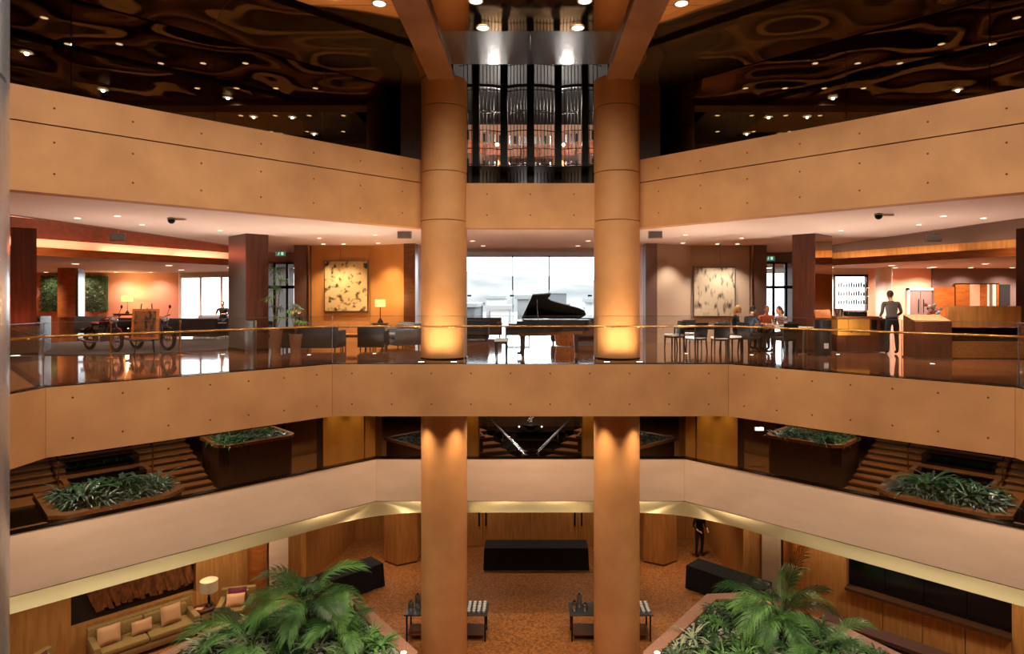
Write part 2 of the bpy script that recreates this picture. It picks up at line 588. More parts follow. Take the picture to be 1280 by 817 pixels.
for s in (-1, 1):
    side = 'left' if s < 0 else 'right'
    sd = 'lounge' if s < 0 else 'restaurant'
    tr = struct('trim_%d' % (2 if s < 0 else 3), 'brown curved edge where the main ceiling steps up to the %s cove' % sd, 'trim')
    c1 = [(s * -p[0], p[1]) for p in CURVE1]
    for k in range(len(c1) - 1):
        (x0, y0), (x1, y1) = c1[k], c1[k + 1]
        MB().prism([(x0, y0), (x1, y1), (x1 + s * 0.12, y1), (x0 + s * 0.12, y0)], ZC - 0.01, 3.95).build('edge_board', 'wall_taupe', tr)
    c2 = [(-19, 8), (-16.6, 13), (-14.3, 18.1), (-12.9, 21), (-11.6, 23.6), (-10.7, 26)]
    c2 = [(s * -p[0], p[1]) for p in c2]
    tr2 = struct('trim_%d' % (4 if s < 0 else 5), 'polished orange wood pelmet under the lit %s cove' % sd, 'trim')
    for k in range(len(c2) - 1):
        (x0, y0), (x1, y1) = c2[k], c2[k + 1]
        MB().prism([(x0, y0), (x1, y1), (x1 + s * 0.1, y1), (x0 + s * 0.1, y0)], 2.80, 3.05).build('pelmet_board', 'wood_orange', tr2)
    for k in range(len(c2) - 1):
        (x0, y0), (x1, y1) = c2[k], c2[k + 1]
        MB().prism([(x0 + s * 0.95, y0), (x1 + s * 0.95, y1), (x1 + s * 1.05, y1), (x0 + s * 1.05, y0)], 2.88, 3.36).build('cove_back', 'wall_peach' if s < 0 else 'wood_panel', tr2)
        MB().prism([(x0 + s * 0.9, y0), (x1 + s * 0.9, y1), (x1 + s * 1.05, y1), (x0 + s * 1.05, y0)], 3.36, 3.95).build('cove_band', 'wall_dark' if s < 0 else 'wall_taupe', tr2)
    poly = c2 + [(s * 10.7, 34), (s * 27, 34), (s * 27, 8)]
    mbp = plate_hole(poly, None, 2.88, True)
    smesh(mbp, 'ceiling_%s' % sd, 'soffit_pale', 'lower white ceiling inside the %s' % sd, 'ceiling')

# bronze mirror ceiling, panel by panel
ceil = struct('ceiling_atrium', 'bronze mirror panel ceiling over the atrium', 'ceiling')
def panel(poly, m, z=ZT, th=0.04, name='ceiling_panel'):
    if len(poly) < 3:
        return
    c = Vector((sum(p[0] for p in poly) / len(poly), sum(p[1] for p in poly) / len(poly)))
    q = []
    for p in poly:
        v = Vector(p)
        q.append(tuple(v - (v - c).normalized() * 0.008))
    MB().prism(q, z, z + th).build(name, m, ceil)
base = offset(V_UP, 1.0)
cen = clip(clip(base, 1, 0, 1.95), -1, 0, 1.95)
for y0, y1, m in ((-2, 4.5, 'bronze_flat'), (4.5, 8.4, 'bronze_flat'), (8.4, 11.9, 'bronze_flat'), (11.9, 12.4, 'bronze_flat'), (12.4, 13.38, 'bronze_flat'), (13.38, 15.3, 'silver_mirror')):
    for x0, x1 in ((-1.95, 0), (0, 1.95)) if m == 'silver_mirror' else ((-1.95, 1.95),):
        panel(clip(clip(clip(clip(cen, 0, -1, -y0), 0, 1, y1), -1, 0, -x0), 1, 0, x1), m)
for s in (-1, 1):
    wing = clip(base, -s, 0, -1.95)
    ks = (-3, 5, 9, 11.5, 13.6, 15.1, 16.52, 16.9, 18.15, 19.5, 22)
    for a, b in zip(ks[:-1], ks[1:]):
        pc = clip(clip(wing, -s, -1, -a), s, 1, b)
        if abs(a - 16.52) < 0.01:
            panel(pc, 'dark_bronze', ZT - 0.03, 0.1, 'dark_channel')
        else:
            panel(clip(pc, 0, 1, 12.2), 'bronze_mirror')
            panel(clip(pc, 0, -1, -12.2), 'bronze_mirror')
    bmn = tag(MB().box(s * 2.28 - 0.33, s * 2.28 + 0.33, -0.5, 16.0, ZT - 0.14, ZT - 0.002).build('ceiling_beam', 'copper_beam'),
              'long copper clad ceiling beam running to the %s round column' % ('left' if s < 0 else 'right'), 'beam')
# roof slab closing the building
smesh(MB().box(-27, 27, -8, 36, 9.2, 9.4), 'ceiling_roof', 'black_ceiling', 'dark roof slab above everything', 'ceiling')

# upper storey behind tinted glass
smesh(plate_hole(RECT, offset(V_UP, 0.3), ZU - 0.1), 'floor_upper', 'black', 'dark floor of the upper storey behind the tinted glass', 'floor')
smesh(plate_hole([(-24, 2), (24, 2), (24, 30), (-24, 30)], offset(V_UP, 1.0), 8.5, True), 'ceiling_upper', 'black_ceiling', 'black ceiling of the upper storey with small downlights', 'ceiling')
gl = struct('window_upper', 'tinted glass wall standing on the upper concrete band', 'window')
for i in (0, 1, 2, 4, 5, 6):
    a, b = Vector(offset(V_UP, 0.95)[i]), Vector(offset(V_UP, 0.95)[(i + 1) % 8])
    a2, b2 = Vector(offset(V_UP, 0.06)[i]), Vector(offset(V_UP, 0.06)[(i + 1) % 8])
    n = max(2, int((b - a).length / 2.4))
    for k in range(n):
        p = a.lerp(b, (k + 0.002) / n); q = a.lerp(b, (k + 0.998) / n)
        d = (b - a).normalized(); nn = Vector((-d.y, d.x))
        o1 = p + nn * 0.10; o2 = q + nn * 0.10
        MB().prism([tuple(p + nn * 0.09), tuple(q + nn * 0.09), tuple(o2), tuple(o1)], ZU, 8.5).build('pane', 'dark_glass', gl)
wl = MB()
wl.box(-24, -23.8, 2, 30, 5, 9.2).box(23.8, 24, 2, 30, 5, 9.2).box(-24, 24, 29.8, 30, 5, 9.2).box(-24, 24, 1.8, 2, 5, 7)
smesh(wl, 'wall_upper_storey', 'wall_dark', 'dark walls of the upper storey behind the tinted glass')
for s in (-1, 1):
    g = 'upper storey downlights on the %s' % ('left' if s < 0 else 'right')
    lab = 'small white downlight in the black upper ceiling, %s side' % ('left' if s < 0 else 'right')
    for D, xs_ in ((17.0, (12.6, 11.2)), (18.4, (10.9, 9.65, 8.4)), (20.6, (11.0, 9.7, 8.4, 7.1)), (23.7, (11.0, 9.7, 8.4, 7.1)), (26, (10.8, 9.3, 7.8))):
        for x in xs_:
            downlight((s * x, D, 8.495), lab, g, r=0.085, lens='lens_far')
    for x, D in ((13.0, 14.4), (12.0, 15.4)):
        downlight((s * x, D, 8.495), lab, g, r=0.085, lens='lens_far')

# big round columns
def column(s):
    t = thing('round_column', 'massive tan round column on the %s, standing behind the balustrade' % ('left of the piano' if s < 0 else 'right of the piano'), 'column', (s * 2.28, 16.5, 0), 0, 'round columns flanking the piano')
    zs = [ZL2, ZB - 0.02, 3.58, 4.84, 6.55, ZT]
    for a, b in zip(zs[:-1], zs[1:]):
        MB().lathe([(0.585, a + 0.006), (0.6, a + 0.02), (0.6, b - 0.02), (0.585, b - 0.006)], n=64).build('drum', 'concrete', t, True)
    MB().lathe([(0.57, ZL2), (0.57, ZT)], n=32).build('core', 'hole', t, True)
    MB().lathe([(0.615, 0.0), (0.615, 0.03)], n=48).build('base_ring', 'dark_bronze', t, True)
    return t
for s in (-1, 1):
    column(s)
    for k in (-1, 1):                              # recessed uplights at the foot of each column
        t = thing('floor_uplight', 'glowing floor uplight at the foot of the %s round column, %s one' % ('left' if s < 0 else 'right', 'left' if k < 0 else 'right'), 'uplight', (s * 2.28 + k * 0.4, 15.32, 0.0), 0, 'column uplights')
        MB().lathe([(0.1, 0.0), (0.1, 0.008)], n=16).build('trim_ring', 'steel', t)
        MB().lathe([(0.075, 0.006), (0.075, 0.011)], n=16).build('lens', 'lens', t)
        spot((0, 0, 0.02), 44 * K_COL, 150, 1.0, (1.0, 0.66, 0.38), 0.05, rot=(PI - 0.25, 0, 0), parent=t)
        downlight((s * 2.28 + k * 0.62, 15.72, ZB + 0.005), 'warm downlight under the main band washing the %s round column' % ('left' if s < 0 else 'right'), 'column downlights', 75 * K_COL, 78, (1.0, 0.70, 0.42), 0.06, blend=1.0)
# chrome column beside the camera
t = thing('chrome_column', 'shiny chrome round column at the far left edge of the picture', 'column', (-1.42, 1.0, 0))
MB().lathe([(0.45, ZL2), (0.45, 2.02)], n=96).build('cladding', 'chrome', t, True)
MB().lathe([(0.45, 2.03), (0.45, ZT)], n=96).build('cladding', 'chrome', t, True)
MB().lathe([(0.444, 2.0), (0.444, 2.05)], n=96).build('seam', 'black_metal', t, True)

# ------------------------------------------------------------------ glass balustrade with brass rail
bal = struct('wall_glass_balustrade', 'clear glass balustrade on the main floor edge', 'balustrade')
rails = thing('brass_handrail', 'thin brass handrail running along the glass balustrade', 'handrail')
bv = offset(V_MAIN, 0.07)
for i in range(1, 6):
    a, b = Vector(bv[i]), Vector(bv[i + 1])
    d = (b - a).normalized()
    nn = Vector((-d.y, d.x))
    n = {1: 2, 2: 3, 3: 3, 4: 3, 5: 2}[i]
    for k in range(n):
        p = a + (b - a) * (k / n) + d * 0.008
        q = a + (b - a) * ((k + 1) / n) - d * 0.008
        pane = MB().prism([tuple(p), tuple(q), tuple(q + nn * 0.012), tuple(p + nn * 0.012)], 0.0, 1.14).build('pane', 'clear_glass', bal)
        MB().prism([tuple(p - d * 0.008), tuple(p + d * 0.004), tuple(p + d * 0.004 + nn * 0.012), tuple(p - d * 0.008 + nn * 0.012)], 0.0, 1.14).build('edge_strip', 'steel', bal)
        MB().prism([tuple(p), tuple(q), tuple(q + nn * 0.012), tuple(p + nn * 0.012)], 1.14, 1.148).build('edge_strip', 'steel', bal)
        for u in (0.12, 0.5, 0.88):
            c = p.lerp(q, u)
            MB().tube([(c.x + nn.x * 0.01, c.y + nn.y * 0.01, 0.87), (c.x - nn.x * 0.045, c.y - nn.y * 0.045, 0.87), (c.x - nn.x * 0.05, c.y - nn.y * 0.05, 0.9)], 0.014, 6).build('bracket', 'brass', rails)
rp = [(p[0], p[1], 0.9) for p in offset(V_MAIN, 0.02)[1:7]]
MB().tube(rp, 0.024, 10).build('rail', 'brass', rails, True)
seg = MB()
for i in range(1, 6):
    a = offset(V_MAIN, 0.0); b = offset(V_MAIN, 0.14)
    seg.prism([a[i], a[i + 1], b[i + 1], b[i]], 0.0, 0.012)
seg.build('shoe', 'dark_bronze', bal)
# glass above the pale parapet
bal2 = struct('window_lower', 'thin clear glass panes standing on the pale parapet', 'window')
bv = offset(V_LOW, 0.1)
for i in (2, 3, 4):
    a, b = Vector(bv[i]), Vector(bv[i + 1])
    d = (b - a).normalized()
    nn = Vector((-d.y, d.x))
    n = 6
    for k in range(n):
        p = a + (b - a) * (k / n) + d * 0.005
        q = a + (b - a) * ((k + 1) / n) - d * 0.005
        MB().prism([tuple(p), tuple(q), tuple(q + nn * 0.012), tuple(p + nn * 0.012)], ZP1 + 0.02, ZP1 + 0.55).build('pane', 'clear_glass', bal2)
# shell walls
wl = MB()
wl.box(-27, -4.3, 36, 36.2, 3.3, 9.4).box(4.3, 27, 36, 36.2, 3.3, 9.4).box(-4.3, 4.3, 36, 36.2, 3.95, 9.4).box(-27.2, -27, -8, 36, -0.2, 9.4).box(27, 27.2, -8, 36, -0.2, 9.4).box(-27, 27, -8.2, -8, -0.2, 9.4)
smesh(wl, 'wall_back', 'wall_warm', 'plain warm walls enclosing the main level far to the sides and behind the viewer')
wl = MB()
wl.box(-20.2, -20, -6, 30, ZL2, 0).box(20, 20.2, -6, 30, ZL2, 0).box(-20, 20, -6.2, -6, ZL2, 0).box(-20, 20, 30, 30.2, ZL2, 0)
smesh(wl, 'wall_lower', 'wall_brown', 'plain brown outer walls of the two lower levels')

# ------------------------------------------------------------------ atrium downlights
ga = 'atrium ceiling downlights'
for s in (-1, 1):
    sd = 'left' if s < 0 else 'right'
    for (x, y, lab) in ((2.93, 12.1, 'white downlight in the bronze ceiling just outside the %s beam' % sd), (1.0, 13.2, 'white downlight in the bronze ceiling beside the silver panels, %s one' % sd), (1.05, 12.0, 'white downlight in the bronze ceiling at the top edge, %s of centre' % sd)):
        downlight((s * x, y, ZT - 0.005), lab, ga, 130 * K_ATR, 160, SOFT, 0.12, blend=0.6)
    for y in (9.0, 6.0, 3.0, 0.5):  # out-of-view lamps added as fill for the atrium bands
        for x in (1.0, 3.6, 6.2):
            if x + y > 2.4 and not (y < 2 and x > 3):
                downlight((s * x, y, ZT - 0.005), 'unseen fill downlight added to the bronze ceiling above the viewer, %s half' % sd, ga, 330 * K_ATR, 165, SOFT, 0.12, blend=0.5)

# ------------------------------------------------------------------ lattice screen between the columns, upper level
lat = thing('lattice_screen', 'tall black metal lattice screen between the column tops', 'screen', (0, 17.4, 0))
mx = [-1.52, -0.74, 0.0, 0.78, 1.52]
for i, x in enumerate(mx):
    MB().box(x - 0.09, x + 0.09, -0.09 + (0.0 if i % 2 == 0 else 0.22), 0.09 + (0.0 if i % 2 == 0 else 0.22), 4.59, 8.4).build('mullion', 'black_metal', lat)
edges = [-2.0] + mx + [2.0]
dep = [0.2, 0.0, 0.22, 0.0, 0.22, 0.0, 0.2]
for i in range(6):
    x0, x1, d0, d1 = edges[i], edges[i + 1], dep[i], dep[i + 1]
    nb = 7 if 0 < i < 5 else 3
    for k in range(1, nb + 1):
        t = k / (nb + 1)
        x = x0 + (x1 - x0) * t
        y = d0 + (d1 - d0) * t
        MB().tube([(x, y, 4.65), (x, y, 8.35)], 0.012, 5).build('bar', 'black_metal', lat)
    for z, r in ((4.72, 0.05), (5.25, 0.014), (5.3, 0.014), (5.75, 0.014), (6.25, 0.014), (6.75, 0.014), (6.8, 0.014), (7.38, 0.016), (7.5, 0.05), (8.1, 0.014)):
        MB().tube([(x0, d0, z), ((x0 + x1) / 2, (d0 + d1) / 2, z + 0.02), (x1, d1, z)], r, 6).build('rail', 'black_metal', lat)
# the lit hall behind it
hall = struct('wall_upper_hall', 'warm lit hall with curved balconies behind the black lattice screen')
MB().box(-3.4, -3.3, 17.2, 25, 4.4, 9.2).build('side_wall', 'wall_dark', hall)
MB().box(3.3, 3.4, 17.2, 25, 4.4, 9.2).build('side_wall', 'wall_dark', hall)
MB().box(-3.4, 3.4, 25, 25.1, 4.4, 9.2).build('back_wall', 'wall_peach', hall)
MB().box(-3.4, 3.4, 16.75, 25, 4.5, 4.56).build('hall_floor', 'granite_floor', hall)
MB().box(-3.4, 3.4, 16.75, 25, 8.6, 8.7).build('hall_ceiling', 'soffit_pale', hall)
for z in (4.9, 5.9, 6.9):
    for k in range(-4, 5):
        x0 = k * 0.68 - 0.32
        yb = 22.4 + 1.2 * (1 - (k / 4.2) ** 2)
        MB().box(x0, x0 + 0.64, yb, yb + 0.1, z, z + 0.42).build('balcony_panel', 'wood_strip', hall)
    for k in range(-16, 17):
        x0 = k * 0.19
        yb = 22.3 + 1.2 * (1 - (x0 / 2.9) ** 2) if abs(x0) < 2.9 else 22.3
        MB().box(x0 - 0.035, x0 + 0.035, yb, yb + 0.05, z + 0.45, z + 0.75).build('baluster', 'steel' if k % 3 else 'black_metal', hall)
for x in (-0.95, 0.95):
    for k in range(4):
        MB().box(x - 0.16 + k * 0.09, x - 0.10 + k * 0.09, 21.0, 21.1, 4.7, 6.2).build('wood_fin', 'wood_strip', hall)  # plain orange wood fins
MB().box(-0.34, -0.06, 21.5, 21.55, 4.65, 5.1).build('light_panel', 'strip_white', hall)
MB().box(0.06, 0.34, 21.5, 21.55, 4.65, 5.1).build('light_panel', 'strip_white', hall)
for s in (-1, 1):
    for x, z in ((1.2, 5.75), (1.9, 5.75), (1.1, 6.62), (1.25, 5.2), (2.0, 5.05)):
        MB().ball((s * x, 20.6, z), 0.055).build('globe', 'lens', hall)
        if x < 1.25:
            point((s * x, 20.4, z), 120, SOFT, 0.06)
    MB().box(s * 1.6 - 0.4, s * 1.6 + 0.4, 22.0, 22.05, 5.55, 5.72).build('light_panel', 'strip_warm', hall)
    MB().box(s * 1.7 - 0.35, s * 1.7 + 0.35, 22.0, 22.05, 4.75, 4.95).build('light_panel', 'strip_warm', hall)
for s in (-1, 1):
    point((s * 1.0, 20.0, 7.8), 130, SOFT, 0.1)
    smesh(MB().box(s * 2.82 - 0.72, s * 2.82 + 0.72, 17.0, 17.2, 4.4, 9.2), 'wall_screen_%s' % ('left' if s < 0 else 'right'), 'wall_dark', 'dark wall behind the %s column top' % ('left' if s < 0 else 'right'))

# ================================================================== MAIN LEVEL ROOMS
def wall_poly(name, pts, t, z0, z1, m, label, cat='wall'):
    """upright wall following pts (list of (x,y)), thickness t to the left of travel"""
    mb = MB()
    for (a, b) in zip(pts[:-1], pts[1:]):
        a, b = Vector(a), Vector(b)
        d = (b - a).normalized()
        n = Vector((-d.y, d.x)) * t
        mb.prism([tuple(a), tuple(b), tuple(b + n), tuple(a + n)], z0, z1)
    return smesh(mb, name, m, label, cat)

for s in (-1, 1):
    sd = 'left' if s < 0 else 'right'
    m = 'wall_warm' if s < 0 else 'wall_beige'
    aw = struct('wall_art_%s' % sd, 'paneled feature wall carrying the %s painting' % ('golden' if s < 0 else 'grey'), 'wall')
    w1 = (7.9 - 5.8) / 2
    for k in range(2):
        x0, x1 = s * (5.8 + k * w1 + 0.006), s * (5.8 + (k + 1) * w1 - 0.006)
        MB().box(min(x0, x1), max(x0, x1), 22.5, 22.7, 0, ZC).build('wall_panel', m, aw)
    MB().prism([(s * 5.8, 22.5), (s * 4.4, 21.7), (s * 4.4, 21.9), (s * 5.8, 22.7)], 0, ZC).build('wall_panel', m, aw)
    MB().prism([(s * 4.4, 21.66), (s * 3.98, 21.55), (s * 3.98, 22.1), (s * 4.4, 22.1)], 0, ZC).build('end_post', 'wood_brown' if s < 0 else 'wall_taupe', aw)
    MB().box(min(s * 7.92, s * 8.45), max(s * 7.92, s * 8.45), 22.3, 22.7, 0, ZC).build('dark_panel', 'wall_taupe', aw)
    MB().box(min(s * 3.98, s * 4.2), max(s * 3.98, s * 4.2), 22.1, 27, 0, ZC).build('return_wall', 'wall_peach', aw)
    MB().box(min(s * 8.3, s * 8.45), max(s * 8.3, s * 8.45), 22.7, 26, 0, ZC).build('return_wall', 'wall_taupe', aw)
    MB().box(s * 7.93 - 0.02, s * 7.93 + 0.02, 22.26, 22.32, 0, ZC).build('edge_bead', 'brass', aw)
    # glazed door bay
    dr = struct('door_%d' % (1 if s < 0 else 2), 'black framed glazed double door with a tall light above, %s of the art wall' % sd, 'door')
    X0, X1 = 8.45, 11.6
    def bar(a, b, z0, z1, m='black_metal', y=26.0, nm='frame_bar'):
        return MB().box(min(s * a, s * b), max(s * a, s * b), y, y + 0.08, z0, z1).build(nm, m, dr)
    bar(X0, X1, 3.05, ZC, 'wall_taupe', nm='head_panel')
    for x in (8.5, 9.62, 10.14, 10.66, 11.55):
        bar(x - 0.05, x + 0.05, 0, 3.05)
    bar(X0, X1, 2.97, 3.05); bar(X0, X1, 1.95, 2.07); bar(X0, X1, 0, 0.12)
    for a, b in ((8.55, 9.57), (9.67, 10.09), (10.19, 10.61), (10.71, 11.5)):
        for z0, z1 in ((0.12, 1.95), (2.07, 2.97)):
            MB().box(min(s * a, s * b), max(s * a, s * b), 26.03, 26.04, z0, z1).build('pane', 'window_glass', dr)
    # diamond set pillars
    pl = thing('square_pillar', ('tall red wood pillar with a mirrored side, beside the potted plants' if s < 0 else 'tall red wood pillar with a mirrored side, beside the bar counter'), 'pillar', (s * 8.24, 18.1, 0), 0, 'red wood pillars of the main level')
    u = Vector((-s * 0.7071, 0.7071)); v = Vector((s * 0.7071, 0.7071))
    c = [Vector((0, 0)), u * 0.64, u * 0.64 + v * 1.4, v * 1.4]
    MB().prism([tuple(p) for p in c], 0, ZC - 0.005).build('core', 'wood_red', pl)
    q = [v * 0.03, v * 1.38, v * 1.38 - u * 0.012, v * 0.03 - u * 0.012]
    if s < 0:
        MB().prism([tuple(p) for p in q], 0.02, ZC - 0.02).build('mirror_face', 'panel_steel', pl)
    else:
        for z0, z1 in ((1.12, 2.25), (2.27, 2.55), (2.57, ZC - 0.02)):
            MB().prism([tuple(p) for p in q], z0, z1).build('mirror_face', 'mirror_clean', pl)
        MB().prism([tuple(p) for p in q], 0.02, 1.1).build('mirror_face', 'wood_red', pl)
    MB().prism([tuple(p * 1.02 - (u + v) * 0.015) for p in c], 0, 0.08).build('skirting', 'black_metal', pl)
    # outermost pillar
    ol = thing('square_pillar', 'red wood pillar at the %s edge of the picture' % sd, 'pillar', (s * (13.72 if s < 0 else 13.5), 16.9, 0), -s * R(39), 'red wood pillars of the main level')
    MB().box(-0.27, 0.27, -0.3, 0.3, 0.1, ZC - 0.005).build('core', 'wood_red', ol)
    MB().box(-0.31, 0.31, -0.34, 0.34, 0, 0.1).build('plinth', 'dark_bronze', ol)

# steel plinth slab by the left pillar with a pink uplight
t = thing('floor_uplight', 'pink floor uplight on a low steel slab at the left red pillar', 'uplight', (-13.4, 16.25, 0))
MB().box(-0.5, 0.6, -0.25, 0.2, 0.0, 0.07).build('slab', 'panel_steel', t)
MB().lathe([(0.1, 0.07), (0.1, 0.08)], n=14).build('lens', 'lens_dim', t)
spot((0, 0.02, 0.09), 60 * K_MAIN, 60, 1.0, (1.0, 0.30, 0.16), 0.05, rot=(PI - 0.18, 0, 0), parent=t)

# centre window
cw = struct('window_1', 'wide bright frameless window behind the piano', 'window')
MB().box(-4.2, 4.2, 27.0, 27.15, 3.33, 3.95).build('head_wall', 'white', cw)
for a, b in ((-3.98, -2.38), (-2.36, -0.77), (-0.75, 0.79), (0.81, 2.4), (2.42, 3.98)):
    MB().box(a, b, 27.0, 27.012, 0.02, 3.33).build('pane', 'window_glass', cw)
for x in (-0.76, 0.8):
    MB().box(x - 0.025, x + 0.025, 26.7, 27.0, 1.9, 3.6).build('glass_fin', 'black_metal', cw)
    MB().box(x - 0.012, x + 0.012, 26.97, 27.02, 0.0, 1.9).build('glass_fin', 'panel_steel', cw)
for x in (-2.6, -0.76, 0.8, 2.6):
    MB().box(x - 0.12, x + 0.05, 26.9, 27.0, 1.62, 1.69).build('clamp', 'black_metal', cw)
MB().box(-4.0, 4.0, 24.0, 24.1, 3.33, 3.45).build('ceiling_step', 'soffit_pale', cw)
MB().box(-4.0, 4.0, 24.1, 27.0, 3.36, 3.42).build('ceiling_step', 'soffit_pale', cw)

# lounge, far left
lw = struct('wall_lounge', 'peach coloured back wall of the lounge at far left', 'wall')
MB().box(-27, -18.6, 33, 33.2, 0, 2.9).build('wall_panel', 'wall_peach', lw)
w2 = struct('window_2', 'tall blown out window of the lounge behind the sofas', 'window')
for k in range(5):
    a = Vector((-18.5, 33)).lerp(Vector((-11.6, 30)), k / 5); b = Vector((-18.5, 33)).lerp(Vector((-11.6, 30)), (k + 1) / 5)
    MB().prism([(a.x, a.y), (b.x, b.y), (b.x, b.y + 0.02), (a.x, a.y + 0.02)], 0.1, 2.88).build('pane', 'window_glass', w2)
    MB().box(a.x - 0.04, a.x + 0.04, a.y - 0.05, a.y + 0.05, 0, 2.9).build('mullion', 'white', w2)
MB().prism([(-18.5, 33), (-11.6, 30), (-11.6, 30.2), (-18.5, 33.2)], 2.6, 4).build('head_wall', 'white', w2)
MB().box(-11.6, -11.45, 26.0, 30.2, 0, 3.95).build('side_wall', 'wall_taupe', w2)
# restaurant, far right
rw = struct('wall_restaurant', 'peach and mauve back wall of the restaurant at far right', 'wall')
MB().box(11.6, 13.6, 28, 28.2, 0, 3.9).build('wall_panel', 'white', rw)
MB().box(15.1, 17.98, 28, 28.2, 0, 3.9).build('wall_panel', 'wall_peach', rw)
MB().box(13.6, 15.1, 28, 28.2, 0, 1.0).build('wall_panel', 'wall_mauve', rw)
MB().box(13.6, 15.1, 28, 28.2, 2.55, 3.9).build('wall_panel', 'white', rw)
MB().box(18.02, 27, 27.9, 28.2, 0, 3.9).build('wall_panel', 'wall_mauve', rw)
MB().box(18.02, 18.9, 27.8, 27.9, 0, 2.05).build('wood_lining', 'wood_orange', rw)
MB().lathe([(0.32, 0), (0.32, 2.88)], (15.4, 27.2, 0), 24).build('round_pier', 'white', rw, True)
MB().box(11.45, 11.6, 26.0, 28.2, 0, 3.95).build('side_wall', 'wall_taupe', rw)
d3 = struct('door_3', 'mauve double door in the peach restaurant wall', 'door')
for a, b in ((16.95, 17.44), (17.46, 17.95)):
    lf = MB().box(a, b, 27.9, 28.0, 0, 1.9).build('door_leaf', 'wall_mauve', d3)
    xh = b - 0.1 if a < 17 else a + 0.1
    MB().tube([(xh, 27.86, 0.9), (xh, 27.86, 1.5)], 0.015, 6).build('handle', 'black_metal', lf)
MB().box(16.85, 16.94, 27.86, 28.0, 0, 2.0).build('door_frame', 'white', d3)
MB().box(16.85, 18.0, 27.86, 28.0, 1.9, 2.0).build('door_frame', 'white', d3)
w3 = struct('window_3', 'bright window with bottle shelves behind the bar counter', 'window')
MB().box(13.6, 15.1, 28.0, 28.02, 1.0, 2.55).build('pane', 'window_glass', w3)
for x in (13.6, 15.06):
    MB().box(x, x + 0.05, 27.92, 28.0, 1.0, 2.6).build('frame_bar', 'black_metal', w3)
MB().box(13.6, 15.1, 27.92, 28.0, 2.5, 2.6).build('frame_bar', 'black_metal', w3)
for z in (1.25, 1.62, 2.0):
    MB().box(13.65, 15.05, 27.7, 27.92, z, z + 0.02).build('shelf', 'window_glass', w3)
bm_ = MB().lathe([(0.035, 0), (0.037, 0.17), (0.014, 0.22), (0.014, 0.29)], n=8)
bmes = [bm_.mesh('bottle', 'bottle_a', True), bm_.mesh('bottle', 'bottle_b', True)]
for zi, z in enumerate((1.27, 1.64, 2.02)):
    for k in range(12):
        o = bpy.data.objects.new('bottle', bmes[(k * 7 + zi) % 2])
        COL.objects.link(o)
        o.location = (13.75 + k * 0.11, 27.8, z)
        o.scale = (1, 1, 0.8 + 0.3 * ((k * 5 + zi * 3) % 4) / 3)
        tag(o, 'small bottle on the %s glass shelf in the bar window' % ('lowest', 'middle', 'top')[zi], 'bottle', 'bottles on the %s bar shelf' % ('lowest', 'middle', 'top')[zi])
t = thing('mirror_reflection', 'mirror on the mauve restaurant wall, its amber, peach and white reflection built as coloured panels', 'screen', (19.95, 27.86, 1.2))  # wall mirror, its reflection put in as flat coloured panels
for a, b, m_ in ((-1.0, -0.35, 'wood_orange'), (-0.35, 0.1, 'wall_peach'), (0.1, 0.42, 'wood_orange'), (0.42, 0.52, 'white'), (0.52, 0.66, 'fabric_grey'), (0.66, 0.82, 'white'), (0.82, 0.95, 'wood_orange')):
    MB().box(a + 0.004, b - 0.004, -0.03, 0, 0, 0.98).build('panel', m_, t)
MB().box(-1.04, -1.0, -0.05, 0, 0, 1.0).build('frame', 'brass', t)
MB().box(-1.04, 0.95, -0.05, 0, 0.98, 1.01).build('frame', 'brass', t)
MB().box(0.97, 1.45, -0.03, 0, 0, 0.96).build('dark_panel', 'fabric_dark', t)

# outside: hill and town
gnd = plate_hole([(-220, 40), (220, 40), (220, 900), (-220, 900)], None, -12)
tag(gnd.build('ground_outside', 'city_b'), 'pale hazy ground of the town beyond the windows', 'ground', None, 'structure')
hm = MB()
n = 60
vs, fs_ = [], []
for i in range(n + 1):
    x = -190 + 380 * i / n
    h = -11 + 25 * max(0, 1 - (x / 185) ** 4) + 17 * math.exp(-((x + 60) / 90) ** 2) + 12 * math.exp(-((x - 120) / 70) ** 2) + 3 * math.sin(x * 0.05)
    for j, (yy, k) in enumerate(((560, 0.0), (640, 0.7), (720, 1.0), (800, 0.9))):
        vs.append((x, yy, -12 + (h + 12) * k))
for i in range(n):
    for j in range(3):
        a = i * 4 + j
        fs_.append((a, a + 4, a + 5, a + 1))
hm.add(vs, fs_)
tag(hm.build('distant_hill', 'hill', None, True), 'long pale hill on the horizon seen through the window behind the piano', 'hill')
rb = random.Random(3)
for k in range(36):
    row, cidx = divmod(k, 9)
    y = (62, 96, 150, 240)[row] + rb.uniform(-6, 6)
    x = (cidx - 4) * y * 0.052 + rb.uniform(-0.008, 0.008) * y
    wd, dp, h = y * rb.uniform(0.022, 0.03), rb.uniform(5, 9), 13.6 - y * rb.uniform(-0.008, 0.03)
    bld = MB().box(-wd / 2, wd / 2, 0, dp, 0, max(3, h))
    t = thing('building', 'pale hazy building of the town beyond the piano window', 'building', (x, y, -12), 0, 'town buildings beyond the window')
    bld.build('walls', ('city_a', 'city_b', 'city_c')[k % 3], t)
    MB().box(-wd / 2 - 0.3, wd / 2 + 0.3, -0.3, dp, max(3, h), max(3, h) + 0.4).build('roof', 'city_b', t)
    if y < 140:
        for zz in range(int(max(3, h) // 3)):
            for xx in range(int(wd // 2)):
                MB().box(-wd / 2 + 0.5 + xx * 2, -wd / 2 + 1.7 + xx * 2, -0.05, 0, 0.9 + zz * 3, 2.4 + zz * 3).build('window', 'city_c', t)

